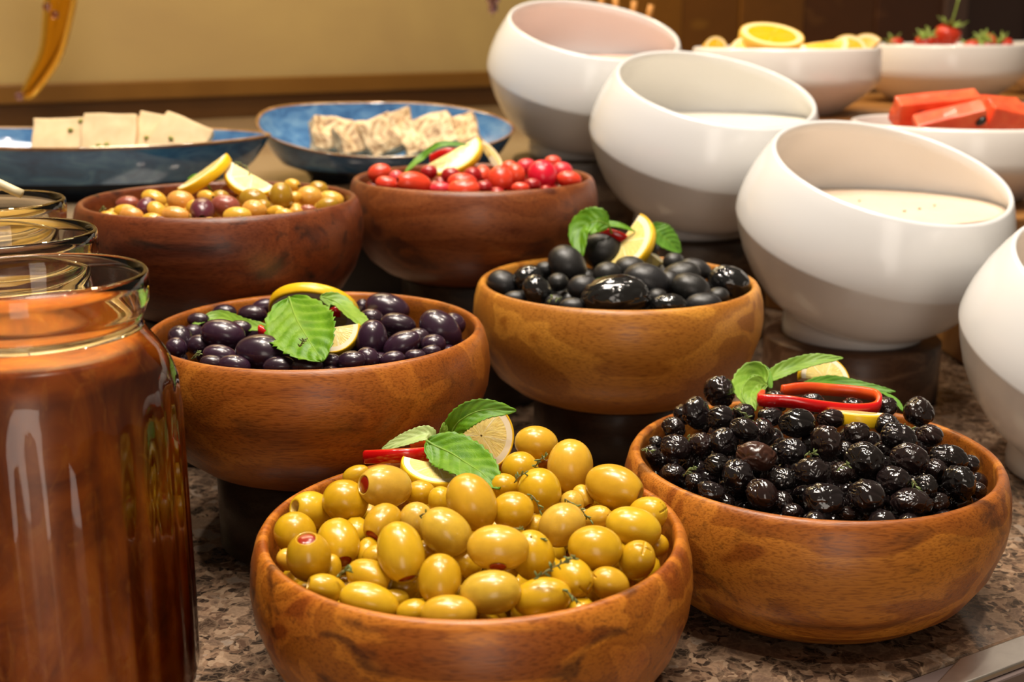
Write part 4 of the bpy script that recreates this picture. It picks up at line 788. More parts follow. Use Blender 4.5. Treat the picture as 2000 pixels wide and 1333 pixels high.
for b, rows in OL.items():
    for i, (kind, x, y, z, qw, qx, qy, qz, a, c, lab) in enumerate(rows):
        var = i % 5; plug = None; mats = None
        if b == 'g':
            k = {'sidepim': 'plain'}.get(kind, kind)
            skin = M['rosy'] if 'rosy' in lab else M['green']; mats = [skin] if k != 'hole' else [skin, M['brine_flesh']]
            if kind in ('pimento', 'sidepim'): plug = 1
        elif b == 'w': k = 'shrivel'; mats = [M['brownolive'] if kind == 'brown' else M['wrinkled']]
        elif b == 'p': k = kind if kind in ('pit', 'pointed') else 'plain'; mats = [M['purple']]
        elif b == 'k': k = 'wet' if kind == 'wet' else 'plain'; mats = [M['wet'] if kind == 'wet' else M['blackolive']]
        elif b == 'y':
            k = {'hole': 'purpit', 'purpit': 'purpit'}.get(kind, 'plain'); mats = [M[{'hole': 'yel', 'purpit': 'purp'}.get(kind, kind)]]
            if k == 'purpit': mats.append(M['hollow'])
        else: k = 'purpit' if kind == 'hole' else 'plain'; mats = [M['org' if kind == 'hole' else kind]] + ([M['deep']] if kind == 'hole' else [])
        o = ob(ONAME[b], omesh(k, var, mats), loc=(x, y, z), rot=(qw, qx, qy, qz), scale=(a, c, c))
        tag(o, lab, 'olive', OGRP[b])
        if plug:
            if kind == 'sidepim':
                p = ob('pimento', PLUG, o, (.02, .72, -.66), Vector((1, 0, 0)).rotation_difference(Vector((.02, .74, -.68)))[:], (1, .72, .72))
            else: p = ob('pimento', PLUG, o, (.86, 0, 0))
            p['label'] = 'red pimento end'
# the olives packed below, nobody sees them one by one
def ell(cx, ax, a, b, nu=8, nv=6):
    v, f = [], []
    q = Vector((1, 0, 0)).rotation_difference(Vector(ax))
    for i in range(nv+1):
        t = math.pi*i/nv
        for k in range(nu):
            s = 2*math.pi*k/nu; p = q @ Vector((-a*math.cos(t), b*math.sin(t)*math.cos(s), b*math.sin(t)*math.sin(s))); v.append(p+Vector(cx))
    for i in range(nv):
        for k in range(nu): f.append((i*nu+k, i*nu+(k+1) % nu, (i+1)*nu+(k+1) % nu, (i+1)*nu+k))
    return v, f
def rin(z):
    ins = [(p[1], p[0]) for p in PROF[14:]][::-1]
    for (z0, r0), (z1, r1) in zip(ins, ins[1:]):
        if z0 <= z <= z1: return r0+(r1-r0)*(z-z0)/max(1e-6, z1-z0)
    return .104
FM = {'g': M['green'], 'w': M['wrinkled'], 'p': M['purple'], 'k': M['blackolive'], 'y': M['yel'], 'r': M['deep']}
for b, rows in OL.items():
    X, Y, Z0 = BP[b]; ra = float(np.mean([r[8] for r in rows]))*.95; rb = float(np.mean([r[9] for r in rows]))*.95
    vis = [(Vector(r[1:4]), r[9]) for r in rows]; fill = []
    rnd = random.Random(ord(b)); V_, F_ = [], []
    for _ in range(9000):
        zl = rnd.uniform(.0112+rb, .086); rr = math.sqrt(rnd.random())*.105; a = rnd.random()*6.283
        if rr > min(rin(zl), rin(max(.0101, zl-rb*.8)))-ra*1.12: continue
        p = Vector((X+rr*math.cos(a), Y+rr*math.sin(a), Z0+zl))
        near = [q for q, s in vis if math.hypot(q.x-p.x, q.y-p.y) < rb*2.2]
        if near and p.z > min(q.z for q in near)-rb*.9: continue
        if not near and zl > .060: continue
        if any((q-p).length < (s+rb)*.93 for q, s in vis) or any((q-p).length < rb*1.9 for q in fill): continue
        fill.append(p); ax = Vector((rnd.uniform(-1, 1), rnd.uniform(-1, 1), rnd.uniform(-.3, .3))).normalized()
        v, f = ell(p-Vector((X, Y, Z0)), ax, rb*1.12, rb, 10, 8); n = len(V_); V_ += v; F_ += [tuple(n+i for i in q) for q in f]
    o = ob('buried_'+ONAME[b]+'s', me('buried_olives', V_, F_, FM[b]), loc=(X, Y, Z0))
    tag(o, OGRP[b].replace(' in ', ' packed below the top layer in '), 'olives', None, 'stuff')

# ------------------------------------------------------------------ garnish
def slice_parts(root, c, e1, e2, Rr, t, a0, a1, mats=('flesh', 'pith', 'rind'), dome=0.0):
    e1, e2 = Vector(e1), Vector(e2); n = e1.cross(e2); n.normalize(); full = abs(a1-a0) >= 359.9
    K = 48; A = [R(a0+(a1-a0)*i/K) for i in range(K+(0 if full else 1))]; T = len(A)
    def P(r, a, h): return (e1*math.cos(a)+e2*math.sin(a))*r*Rr+n*h*t
    def ringpart(name, r0, r1, m, h0=.5, round_=False):
        v, f, uvs = [], [], []
        loop = [(r0, h0), (r1, h0), (r1, -h0), (r0, -h0)]
        if round_: loop = [(r0, .5), (r1*.975, .5), (r1, .36), (r1*1.004, 0), (r1, -.36), (r1*.975, -.5), (r0, -.5)]
        L = len(loop)
        for a in A:
            for r, h in loop: v.append(P(r, a, h)); uvs.append((a/math.pi, r))
        m_ = T if full else T-1
        for i in range(m_):
            j = (i+1) % T
            for k in range(L): f.append((i*L+k, j*L+k, j*L+(k+1) % L, i*L+(k+1) % L))
        if not full: f.append(tuple(range(L))); f.append(tuple((T-1)*L+k for k in range(L))[::-1])
        return ob(name, me(name, v, f, M[m], not True, None, uvs), root)
    q = ringpart('rind', .935, 1.0, mats[2], .5, True); q.data.polygons.foreach_set('use_smooth', [True]*len(q.data.polygons))
    ringpart('pith', .76, .9348, mats[1], .485)
    ringpart('flesh', .03, .7598, mats[0], .47)
for c, e1, e2, r, t, a0, a1, lab in LEM:
    root = empty('lemon_slice', c, lab, 'lemon', 'lemon slices garnishing the olives')
    slice_parts(root, c, e1, e2, r, t, a0, a1)
def leaf_mesh(P, w, n, fold, tone, seed, rootloc, nu=56, nv=14):
    C = spline(P, nu+1); n = Vector(n).normalized(); v, f, uvs = [], [], []; rd = random.Random(seed)
    for i in range(nu+1):
        t = i/nu; T = (C[min(i+1, nu)]-C[max(i-1, 0)]).normalized(); s = n.cross(T); s.normalize(); nn = T.cross(s)
        W = w*2.02*(t**.60)*(max(0, 1-t)**.78)+.0003
        saw = 1-.085*((i % 4)/3)
        for j in range(nv+1):
            q = (j/nv-.5)*2; a = abs(q)
            vein = abs(math.sin(7*math.pi*(t-.275*a)))
            h = -fold*w*(1-a**1.5)*math.sin(math.pi*t)*.9 + .085*w*(vein-.5)*(1-.4*a)*min(1, a*5)+.10*w*mnoise.noise(Vector((t*3+seed, q*1.6, seed*.7)))
            p = C[i]+s*q*W*(saw if a > .9 else 1)+nn*(h if abs(W) > .001 else 0)
            v.append(p-Vector(rootloc)); uvs.append((t, .5+q*.5))
    for i in range(nu):
        for j in range(nv): a = i*(nv+1)+j; f.append((a, a+1, a+nv+2, a+nv+1))
    key = 'leaf%.1f' % (.7 if tone >= .7 else .6 if tone >= .6 else .5 if tone >= .5 else .4)
    return me('leaf', v, f, M[key], True, None, uvs)
sp = {}
for k, (sid, P, w, n, fold, tone) in enumerate(LEAF):
    if sid not in sp:
        sp[sid] = empty('herb_sprig', P[0], SPRIG[sid], 'herb sprig', 'green herb sprigs on the olives')
        v, f = tube([Vector(P[0]), Vector(P[0])+Vector((.001, .004, -.003)), Vector(P[0])+Vector((.003, .008, -.008))], .0009, 8)
        obw('stem', me('stem', v, f, M['leaf0.6']), sp[sid])
    o = ob('leaf', leaf_mesh(P, w, n, fold, tone, k+1, sp[sid].location), sp[sid])
    s = o.modifiers.new('thickness', 'SOLIDIFY'); s.thickness = .00045
    if w > .009:
        Lp = Vector(sp[sid].location); ev = o.data.vertices
        v, f = tube([ev[i*15+7].co+Vector((0, -.0002, .0003)) for i in range(0, 53, 4)], lambda q: .0006*(1-q)+.0002, 6, 40)
        ob('midrib', me('midrib', v, f, M['leaf0.6']), o)
def strip(P, hh, thick, up, closed=False):
    C = spline(P, max(16, 8*len(P))); up = Vector(up).normalized(); v, f, mi = [], [], []; n = len(C); cen = sum(C, Vector())/n
    for i, p in enumerate(C):
        T = (C[min(i+1, n-1)]-C[max(i-1, 0)]).normalized(); s = up.cross(T).normalized()
        o_ = s if s.dot(Vector((0, -1, .2))) > 0 else -s
        if len(P) > 8: o_ = s if s.dot(p-cen) > 0 else -s
        for h, d in ((-1, .15), (-.8, .5), (0, .62), (.8, .5), (1, .15), (.9, -.5), (-.9, -.5)): v.append(p+up*h*hh+o_*d*thick)
    for i in range(n-1):
        for k in range(7): a, b_ = i*7+k, i*7+(k+1) % 7; f.append((a, b_, b_+7, a+7)); mi.append(0 if k < 4 else 1)
    f.append(tuple(range(7))[::-1]); f.append(tuple((n-1)*7+k for k in range(7))); mi += [1, 1]
    return v, f, mi
for row in PEP:
    P, hh, lab = row[:3]
    root = empty('pepper_strip', P[0], lab, 'pepper', 'red pepper pieces garnishing the olives')
    v, f, mi = strip(P, hh, .0032, (0, -.10, 1)); obw('pepper_flesh', me('pepper_flesh', v, f, [M['pepper'], M['pepper_in']], True, mi), root)
    if len(row) > 3:
        v, f, mi = strip(row[3], hh*.8, .003, (0, -.10, 1)); q = obw('inner_fold', me('inner_fold', v, f, M['pepper_in'], True), root); q['label'] = 'orange inner side of the pepper strip'
for k, (p, q, n, lab) in enumerate(THY):
    p, q = Vector(p), Vector(q); rd = random.Random(k); root = empty('thyme_sprig', p, lab, 'thyme', 'thyme sprigs scattered on the olives')
    mid = p.lerp(q, .5)+Vector((rd.uniform(-.001, .001), -.0005, rd.uniform(.0005, .0018)))
    v, f = tube([p, mid, q], .00035, 6, 10); obw('stem', me('stem', v, f, M['twig']), root)
    C = spline([p, mid, q], n); V_, F_ = [], []
    for i, c in enumerate(C):
        for sgn in (-1, 1):
            d = ((q-p).normalized()*.6+Vector((rd.uniform(-1, 1), rd.uniform(-.6, .3), rd.uniform(-.4, 1)))*sgn*.8).normalized()
            L = rd.uniform(.0018, .0036); v, f = ell(c+d*L*.5, d, L*.55, L*.17, 6, 4); m0 = len(V_); V_ += v; F_ += [tuple(m0+j for j in t) for t in f]
    o = obw('leaves', me('leaves', V_, F_, M['thyme']), root); o['kind'] = 'stuff'

# ------------------------------------------------------------------ white tilted bowls
NT = Vector((.148, -.325, 1)).normalized()
TP = [(.1030, 0.0), (.1045, .0016), (.1065, .0016), (.1080, -.0006), (.1125, -.010), (.1190, -.026), (.1235, -.043), (.1250, -.054), (.1254, -.0615), (.1253, -.0633), (.1248, -.0648), (.1238, -.0672), (.1193, -.0795), (.1120, -.0955), (.1012, -.1125), (.0878, -.1275), (.071, -.1400), (.045, -.148), (0, -.150),]
TIN = [(.1030, 0.0), (.1080, -.012), (.1140, -.027), (.1185, -.043), (.1200, -.056), (.1190, -.068), (.113, -.085), (.102, -.102), (.084, -.119), (.058, -.132), (.03, -.138), (0, -.140)]
def rtin(s):
    for (r0, s0), (r1, s1) in zip(TIN, TIN[1:]):
        if s1 <= s <= s0: return r0+(r1-r0)*(s-s0)/(s1-s0)
    return 0
q0 = Vector((0, 0, 1)).rotation_difference(NT)
def white_bowl(rim, zb, zl, lab, clab, cm, cname, rs=None):
    rim = Vector(rim); fc = rim-NT*.112; root = empty('tilted_white_bowl', (fc.x, fc.y, zb), lab, 'bowl', 'white tilted bowls on risers')
    prof = TIN[::-1]+TP[1:]
    o = ob('bowl_body', me('bowl_body', *lathe(prof, 128), M['ceramic']), root, rim-Vector(root.location), q0[:])
    fh = .036
    ob('foot', me('foot', *lathe([(0, .004), (.058, .004), (.060, 0), (.0635, 0), (.0650, .002), (.0652, .010), (.0640, .018), (.0640, fh), (0, fh)], 96), M['ceramic']), root)
    # contents, a level surface inside the tilted bowl
    ctr = rim+NT*((zl-rim.z)/NT.z); v, f = [], []; K, J = 96, 10
    edge = []
    for k in range(K):
        d = Vector((math.cos(2*math.pi*k/K), math.sin(2*math.pi*k/K), 0)); t = .02
        while t < .14:
            p = ctr+d*t-rim; s = p.dot(NT)
            if (p-NT*s).length > rtin(min(s, -.0005))-.0012: break
            t += .0004
        edge.append(d*t)
    v.append((0, 0, 0))
    for j in range(1, J+1):
        for k in range(K):
            e = edge[k]*(j/J); h = .0012*mnoise.noise(Vector((e.x*40, e.y*40, zl*50)))*(1-(j/J)**6)+(.0006 if j == J else 0); v.append((e.x, e.y, h))
    for k in range(K): v.append((edge[k].x*.86, edge[k].y*.86, -.010))
    for k in range(K): f.append((0, 1+k, 1+(k+1) % K))
    for j in range(J):
        for k in range(K): a = 1+j*K+k; b_ = 1+j*K+(k+1) % K; f.append((a, a+K, b_+K, b_))
    o = ob(cname, me(cname, v, f, cm), loc=ctr); tag(o, clab, 'yoghurt')
    if rs: riser(fc.x, fc.y, rs[0], zb-.0003, rs[1], rs[2])
    return root
white_bowl((.3382, 1.1055, .2153), .0563, .1812, 'white tilted bowl of cream sauce, right of the big black olives', 'smooth cream coloured sauce with tiny specks in a white bowl', M['cream'], 'cream_sauce', (.082, M['log'], 'mottled brown log riser under the white bowl of cream sauce'))
white_bowl((.2163, 1.3365, .2752), .1163, .2410, 'white tilted bowl of plain yoghurt, middle of the white row', 'plain white yoghurt in the middle white bowl', M['white_yoghurt'], 'white_yoghurt', (.085, M['riser'], 'dark wooden riser under the white bowl of plain yoghurt'))
white_bowl((.1014, 1.5753, .3349), .1763, .3012, 'white tilted bowl of pink yoghurt at the back of the row', 'pale pink yoghurt in the rearmost white bowl', M['pink_yoghurt'], 'pink_yoghurt', (.085, M['riser'], 'tall dark wooden riser under the white bowl of pink yoghurt'))
white_bowl((.4720, .880, .1570), .0003, .122, 'white tilted bowl cut off by the right picture edge', 'pale dressing in the white bowl at the picture edge', M['cream'], 'pale_dressing')
cs = bpy.data.objects['cream_sauce']
for k, (x, y) in enumerate([(-.045, .02), (.012, -.035), (.03, -.02), (.05, .0), (-.01, .03)]):
    v, f = ell((x, y, .0012), (1, .3*k, 0), .0022, .0008, 7, 5); ob('speck', me('speck', v, f, M['twig']), cs)
# ------------------------------------------------------------------ white fruit bowls
FP = [(0, .0), (.066, 0), (.068, .001), (.078, .008), (.098, .022), (.112, .034), (.1165, .040), (.1180, .048), (.1178, .062), (.1165, .078), (.1150, .0815), (.1130, .082), (.1110, .080), (.1125, .060), (.1125, .048), (.108, .040), (.092, .026), (.070, .013), (.03, .010), (0, .010)]
def fruit_bowl(x, y, z, lab, rs=1.0):
    o = ob('white_fruit_bowl', me('white_fruit_bowl', *lathe(FP, 96), M['ceramic_warm']), loc=(x, y, z), scale=(rs, rs, 1)); tag(o, lab, 'bowl', 'low white fruit bowls on the stepped stand')
OB, SB, WB = (.345, 1.600, .2315), (.625, 1.845, .2315), (.485, 1.350, .1585)
fruit_bowl(*OB, 'low white bowl of orange slices behind the middle tilted bowl')
fruit_bowl(*SB, 'low white bowl of strawberries against the dark panel')
fruit_bowl(*WB, 'low white bowl of watermelon chunks behind the cream sauce bowl')
fruit_bowl(.90, 2.02, .2315, 'white bowl peeping out right of the strawberry bowl')
fruit_bowl(.745, 1.565, .1585, 'white bowl peeping out right of the watermelon')
def orange(c, e1, e2, r, t, a0, a1, lab):
    root = empty('orange_slice', c, lab, 'orange slice', 'orange slices in the white bowl'); e1 = Vector(e1).normalized(); e2 = Vector(e2); e2 = (e2-e1*e2.dot(e1)).normalized()
    slice_parts(root, c, e1, e2, r, t, a0, a1, ('oflesh', 'opith', 'orind'))
ox, oy, oz = OB[0], OB[1], OB[2]+.082
orange((ox-.026, oy-.03, oz+.006), (1, .05, -.06), (0, .93, .34), .040, .022, 0, 360, 'thick round orange slice on top of the other slices')
orange((ox+.034, oy-.045, oz+.001), (1, .1, .12), (-.1, .8, .6), .032, .016, 180, 360, 'orange half slice leaning right of the round one')
orange((ox-.094, oy-.015, oz-.004), (1, .1, 0), (0, .3, 1), .014, .030, 0, 180, 'small rounded orange piece at the left rim')
orange((ox-.058, oy-.05, oz-.008), (.9, .2, .3), (-.2, .6, .8), .022, .012, 0, 180, 'orange slice edge low beside the left rounded piece')
orange((ox+.070, oy-.035, oz-.008), (1, .1, .05), (0, .5, .85), .024, .012, 0, 180, 'orange half slice low between the leaning one and the right wedge')
orange((ox+.097, oy-.015, oz-.008), (.75, .1, .62), (-.6, .4, .7), .024, .014, 0, 150, 'orange wedge pointing up at the right rim')
orange((ox, oy+.03, oz-.022), (1, 0, .1), (0, 1, .1), .040, .020, 0, 360, 'orange slice hidden under the others in the bowl')
# strawberries
SV, SF = lathe([(0, -1), (.22, -.92), (.48, -.65), (.70, -.25), (.82, .12), (.78, .42), (.55, .62), (.2, .66), (0, .62)], 24)
BERRY = me('strawberry', SV, SF, M['berry'])
def calyx(seed):
    v, f = [], []; rd = random.Random(seed)
    for k in range(8):
        a = 2*math.pi*k/8+rd.uniform(-.2, .2); L = rd.uniform(.6, 1.0); up = rd.uniform(.1, .7); n0 = len(v)
        d = Vector((math.cos(a), math.sin(a), 0)); s = Vector((-d.y, d.x, 0))
        for t, w in ((0, .06), (.35, .17), (.7, .12), (1, .01)):
            c = d*L*t+Vector((0, 0, .66+up*t*t)); v += [c-s*w, c+s*w]
        for i in range(3): f.append((n0+2*i, n0+2*i+1, n0+2*i+3, n0+2*i+2))
    return v, f
CAL = [me('calyx', *calyx(s), M['calyx']) for s in range(3)]
SBER = [(-.090, -.03, -.006, .013, 20, 60, 'small strawberry at the left rim beside the orange bowl'), (-.068, .0, .000, .015, -35, 10, 'dark strawberry under the left green leaves'),
        (-.035, -.03, .004, .018, 25, -40, 'strawberry with long leaves left of the topmost one'), (.0, -.015, .014, .023, 15, 30, 'largest strawberry standing topmost with an upright stem'),
        (.025, -.05, -.004, .016, -60, 0, 'strawberry under dark leaves right of the topmost one'), (.052, -.03, .002, .019, 50, -60, 'orange red strawberry with a pale yellow-green calyx'),
        (.083, -.02, -.002, .017, -40, 80, 'strawberry with a bright green calyx at the right rim'), (.0, .05, -.01, .02, 30, 0, 'strawberry hidden behind the topmost one')]
for k, (dx, dy, dz, s, rx, rz, lab) in enumerate(SBER):
    root = empty('strawberry', (SB[0]+dx, SB[1]+dy, SB[2]+.078+dz), lab, 'strawberry', 'strawberries in the white bowl'); root.rotation_euler = (R(rx), R(rx*.3), R(rz)); root.scale = (s, s, s)
    ob('berry', BERRY, root); c = ob('calyx', CAL[k % 3], root); c.modifiers.new('thickness', 'SOLIDIFY').thickness = .03
    v, f = tube([(0, 0, .6), (.05, .02, .9), (.0, .1, 1.5 if k != 3 else 2.4)], .06, 8); ob('stem', me('stem', v, f, M['calyx']), root)
# watermelon
def chunk(c, rot, sx, sy, sz, lab, seeds, taper=.35):
    v, f = box(0, 0, 0, sx, sy, sz); v = [(x, y*(1-taper*(z > 0)), z) for x, y, z in v]
    bm = bmesh.new(); vs = [bm.verts.new(p) for p in v]; [bm.faces.new([vs[i] for i in q]) for q in f]
    bmesh.ops.subdivide_edges(bm, edges=bm.edges[:], cuts=4, use_grid_fill=True)
    for w in bm.verts: w.co += w.co.normalized()*.0015*mnoise.noise(w.co*90+Vector(c)*20)
    m = bpy.data.meshes.new('watermelon'); bm.to_mesh(m); bm.free(); m.materials.append(M['melon'])
    root = ob('watermelon_chunk', m, None, c, tuple(map(R, rot))); tag(root, lab, 'watermelon', 'watermelon chunks in the white bowl'); bevel(root, .002, 2)
    for p in seeds:
        v, f = ell(p, (.8, .1, .5), 0.0062, .0040, 10, 8); ob('seed', me('seed', v, f, M['seed']), root)
wx, wy, wz = WB[0], WB[1], WB[2]+.084
chunk((wx-.040, wy-.030, wz+.012), (28, -5, 6), .088, .030, .032, 'longest watermelon chunk lying across the back left', [(-.022, -.0145, .004)])
chunk((wx-.038, wy-.070, wz+.001), (35, -14, -4), .070, .030, .030, 'watermelon chunk in front of the longest one with a seed at its right end', [(.028, -.0125, .004)])
chunk((wx+.020, wy-.060, wz+.003), (30, 10, 18), .050, .032, .034, 'watermelon chunk right of the seeded front one', [])
chunk((wx+.024, wy-.018, wz+.008), (20, 4, 10), .060, .034, .030, 'watermelon chunk with a seed on top behind the right pair', [(.006, -.012, .008)])
chunk((wx+.062, wy-.055, wz-.002), (30, 15, -10), .046, .030, .032, 'watermelon chunk at the picture edge', [])
chunk((wx+.0, wy+.02, wz-.016), (5, 0, 40), .08, .05, .03, 'watermelon chunk lowest in the bowl under the others', [])

# ------------------------------------------------------------------ blue plates with halva
def plate(cx, cy, z0, a, b, h, yaw, tilt, boat, lab, point=1.25, point_left=1.25):
    root = empty('blue_plate', (cx, cy, z0), lab, 'plate', None, R(yaw)); K = 96
    def ring(fx, z, hf):
        out = []
        for k in range(K):
            t = 2*math.pi*k/K; c, s = math.cos(t), math.sin(t); x = a*c*fx; y = b*math.copysign(abs(s)**(point if c > 0 else point_left), s)*fx
            out.append((x, y, z+hf*(tilt*y+boat*(x/a)*abs(x/a)*-1+.006*(x/a)**2)))
        return out
    def loft(R_, m, name, cap0=False, cap1=False):
        v, f = [], []
        for r in R_: v += r
        for i in range(len(R_)-1):
            for k in range(K): f.append((i*K+k, i*K+(k+1) % K, (i+1)*K+(k+1) % K, (i+1)*K+k))
        if cap0: f.append(tuple(range(K))[::-1])
        if cap1: f.append(tuple((len(R_)-1)*K+k for k in range(K)))
        return ob(name, me(name, v, f, m), root)
    loft([ring(.56, 0, 0), ring(.60, .0, 0), ring(.64, .010, .1), ring(.82, .020, .25)], M['glaze_dark'], 'foot', True)
    loft([ring(.82, .020, .25), ring(.90, .034*h/.06, .55), ring(.955, .048*h/.06, .8), ring(.985, .058*h/.06, .97)], M['glaze'], 'outer_wall')
    loft([ring(.985, .058*h/.06, .97), ring(.999, h*1.0, 1), ring(.990, h*1.025, 1), ring(.972, h*1.0, .98)], M['glaze_rim'], 'rim')
    loft([ring(.972, h*1.0, .98), ring(.93, .048*h/.06, .8), ring(.84, .036*h/.06, .55), ring(.66, .024, .3), ring(.30, .020, .2)], M['glaze_in'], 'inner_wall', False, True)
    return root
plate(-.455, 1.315, .1652, .200, .092, .060, 4, .03, .004, 'long blue glazed plate of plain halva at the left')
plate(-.146, 1.462, .1652, .151, .100, .058, 5, .24, .006, 'oval blue glazed plate of marbled halva behind the red olives', 1.15, .85)
def slab(c, rot, sx, sy, sz, m, name, lab, grp, rough=.0022, cuts=5, crumbs=()):
    bm = bmesh.new(); v, f = box(0, 0, 0, sx, sy, sz); vs = [bm.verts.new(p) for p in v]; [bm.faces.new([vs[i] for i in q]) for q in f]
    bmesh.ops.subdivide_edges(bm, edges=bm.edges[:], cuts=cuts, use_grid_fill=True)
    for w in bm.verts:
        q = w.co*70+Vector(c)*37; w.co += Vector((mnoise.noise(q), mnoise.noise(q+Vector((9, 1, 3))), mnoise.noise(q+Vector((2, 7, 5)))))*rough
    mm = bpy.data.meshes.new(name); bm.to_mesh(mm); bm.free(); mm.materials.append(m); mm.polygons.foreach_set('use_smooth', [True]*len(mm.polygons))
    o = ob(name, mm, None, c, tuple(map(R, rot))); tag(o, lab, 'halva', grp); b = bevel(o, .0025, 2)
    s = o.modifiers.new('round', 'SUBSURF'); s.levels = 1; s.render_levels = 1
    for k, p in enumerate(crumbs):
        v, f = ell(p, (1, .3*k, .2), .0032, .0022, 7, 5); q = ob('pistachio_crumb', me('pistachio_crumb', v, f, M['pistachio']), o); q['label'] = 'green pistachio crumb'
G1 = 'plain halva slices on the left blue plate'
slab((-.480, 1.325, .2215), (52, 0, 6), .056, .050, .014, M['halva'], 'halva_slice', 'plain halva slice farthest left on the blue plate', G1, crumbs=[(.012, .008, .0085), (.022, .019, .0085)])
slab((-.425, 1.318, .2245), (56, 0, 2), .058, .054, .014, M['halva'], 'halva_slice', 'plain halva slice second from the left with most green crumbs', G1, crumbs=[(-.008, -.013, .0085), (.006, -.020, .009), (.0, -.012, .0085)])
slab((-.378, 1.330, .2235), (54, 12, -4), .050, .052, .013, M['halva'], 'halva_slice', 'plain halva slice mostly covered by its right neighbour', G1, crumbs=[(.010, .016, .0085), (-.008, -.006, .0085)])
slab((-.350, 1.314, .2220), (54, 22, -14), .056, .050, .013, M['halva'], 'halva_slice', 'plain halva slice farthest right on the left blue plate', G1, crumbs=[(-.006, -.004, .0085), (.018, -.012, .0085)])
G2 = 'marbled halva slices on the oval blue plate'
for c, rot, s, lab in [((-.212, 1.468, .2135), (58, 8, 20), (.046, .042, .020), 'marbled halva slice farthest left standing upright'),
                       ((-.184, 1.447, .2105), (55, -8, 28), (.040, .038, .018), 'small marbled halva slice second from the left'),
                       ((-.152, 1.452, .2140), (60, -20, 30), (.046, .044, .020), 'marbled halva slice leaning in the middle'),
                       ((-.140, 1.476, .2185), (62, -15, 12), (.052, .044, .016), 'marbled halva slice behind the middle one'),
                       ((-.097, 1.456, .2145), (50, -16, 10), (.062, .046, .020), 'broadest marbled halva slice in the right half'),
                       ((-.064, 1.474, .2130), (46, -24, -6), (.052, .044, .016), 'marbled halva slice farthest right sloping to the rim')]:
    slab(c, rot, *s, M['marbled'], 'marbled_halva_slice', lab, G2, .0045, 6)

# ------------------------------------------------------------------ glass jars
RB = .0655
def flute(r, z, a):
    if .022 < z < .178 and r > .05:
        k = min(1, (z-.022)/.02, (.178-z)/.02); return r-.0018*k*(.5-.5*math.cos(a*26))
    return r
BODY = [(0, .003), (.040, .002), (.046, 0), (.054, .004), (.0615, .014), (.0650, .028), (.0655, .06), (.0653, .12), (.0652, .165), (.0640, .178), (.0605, .188), (.0560, .195), (.0520, .200), (.0500, .204)]
RIMO = [(.0500, .2042), (.0496, .2085), (.0515, .2125), (.0533, .217), (.0540, .224), (.0537, .2295), (.0525, .2310), (.0512, .2300), (.0507, .224), (.0495, .215), (.0475, .2095), (.0470, .2042)]
def jar(x, y, lab, cm, ctop, clab, cname):
    root = empty('glass_jar', (x, y, 0), lab, 'jar', 'open glass jars at the left')
    body = BODY
    ob('jar_body', me('jar_body', *lathe(body, 216, flute), M['thin']), root)
    ob('jar_rim', me('jar_rim', *lathe(RIMO, 128, None, True), M['glass']), root)
    ins = [(max(0, r-.0012-(.0026 if .02 < z < .18 else 0)), z+(.001 if z < .01 else 0)) for r, z in BODY if z < ctop]
    rt = [r for r, z in BODY if z < ctop][-1]-.0014
    ins += [(rt-.0005, ctop-.001), (rt-.003, ctop), (0, ctop)]; ins[0] = (0, .004)
    o = ob(cname, me(cname, *lathe(ins, 128), cm), loc=(x, y, .0003)); tag(o, clab, 'preserve')
jar(-.2235, .560, 'nearest glass jar full of amber jam with fluted sides', M['jam'], .1975, 'dark amber fruit jam filling the nearest glass jar', 'amber_jam')
jar(-.2860, .678, 'second glass jar behind the amber jam', M['dark_syrup'], .176, 'dark syrup in the second glass jar', 'dark_syrup')
jar(-.3480, .804, 'third glass jar with a pale spoon handle', M['honey'], .190, 'pale honey in the third glass jar', 'pale_honey')
v, f = tube([(-.345, .800, .20), (-.312, .815, .2335), (-.36, .83, .2445), (-.44, .86, .262)], lambda t: .0035+.0012*t, 10, 24)
tag(ob('spoon', me('spoon', *tube([(-.365, .790, .165), (-.330, .808, .2290), (-.300, .822, .2335)][::-1] if 0 else [(-.320, .806, .2345), (-.352, .806, .2480), (-.405, .812, .2580), (-.47, .82, .266)], lambda t: .0030+.0015*t, 12, 20), M['ivory'])), 'pale spoon handle lying across the rim of the third jar', 'spoon')

# ------------------------------------------------------------------ back of the room
def drop(name, pts, rad, m, lab):
    tag(ob(name, me(name, *tube(pts, rad, 14, 30), m)), lab, 'chandelier')
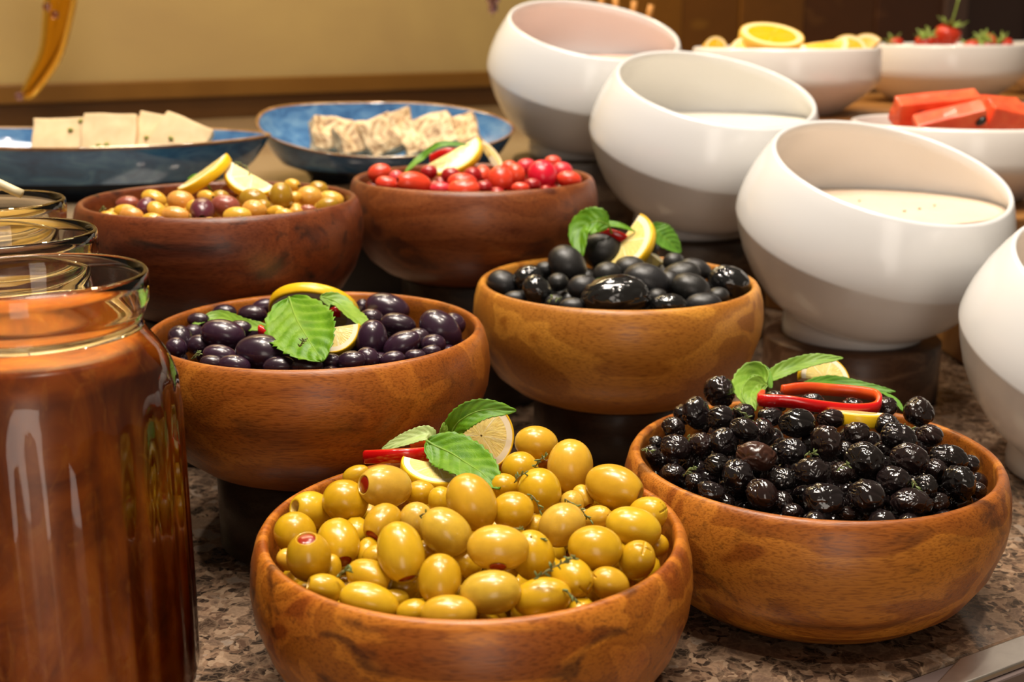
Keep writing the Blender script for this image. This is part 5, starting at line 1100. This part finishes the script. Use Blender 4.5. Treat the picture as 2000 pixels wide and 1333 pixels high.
# amber glass arm of a chandelier hanging over the back shelf
ca = empty('glass_chandelier', (-.80, 2.02, .62), 'amber glass chandelier arm hanging at the upper left', 'chandelier')
v, f = tube([(x+.042, y, z) for x, y, z in ((-.735, 1.95, .62), (-.727, 1.95, .46), (-.722, 1.95, .415), (-.735, 1.95, .350), (-.752, 1.95, .295), (-.785, 1.95, .245), (-.800, 1.95, .230))], lambda t: .030*(1-t)**.75+.004 if t < .96 else .006*(1-t)/.04+.001, 16, 44)
obw('glass_arm', me('glass_arm', v, f, M['amber_glass']), ca)
for p, r in (((-.698, 1.921, .366), .006), ((-.687, 1.921, .355), .006), ((-.760, 1.94, .233), .006)):
    v, f = ell(p, (0, 0, 1), r, r, 14, 10); obw('glass_bead', me('glass_bead', v, f, M['violet_glass']), ca)
v, f = tube([(-.80, 1.95, 1.9), (-.80, 1.95, .9), (-.74, 1.95, .66), (-.693, 1.95, .60)], .004, 8); obw('cord', me('cord', v, f, M['black']), ca)
cb = empty('glass_drop', (-.03, 2.1, .40), 'violet glass drop hanging just left of the rearmost white bowl', 'chandelier')
v, f = tube([(-.030, 2.1, .440), (-.030, 2.1, .410), (-.031, 2.1, .384), (-.0315, 2.1, .362), (-.0315, 2.1, .352)], lambda t: [.004, .010, .012, .008, .001][min(4, int(t*4.99))], 14, 24); obw('drop', me('drop', v, f, M['violet_glass']), cb)
v, f = tube([(-.030, 2.1, 1.9), (-.030, 2.1, 1.0), (-.030, 2.1, .438)], .0012, 6); obw('wire', me('wire', v, f, M['black']), cb)
# bread sticks in a tumbler behind the rear bowl
TX, TY = .175, 2.02
v, f = lathe([(0, 0), (.030, 0), (.034, .11), (.032, .11), (.028, .004), (0, .004)], 48)
tag(ob('tumbler', me('tumbler', v, f, M['ceramic']), loc=(TX, TY, .1653)), 'white tumbler of breadsticks hidden behind the rearmost white bowl', 'tumbler')
for k, (dx, dy, tx) in enumerate([(-.016, .0, -.020), (-.005, .012, -.006), (.008, .004, .010), (.018, -.006, .026)]):
    lab = ['leftmost of the four breadsticks behind the rearmost white bowl', 'second breadstick from the left behind the rearmost white bowl', 'third breadstick from the left behind the rearmost white bowl', 'rightmost breadstick leaning right behind the rearmost white bowl'][k]
    tag(ob('breadstick', me('breadstick', *tube([(TX+dx*.6, TY+dy, .171), (TX+dx*.9+tx*.4, TY+dy, .28), (TX+dx+tx, TY+dy, .388-.006*k)], .0048, 10), M['stick'])), lab, 'breadstick', 'breadsticks in the tumbler')
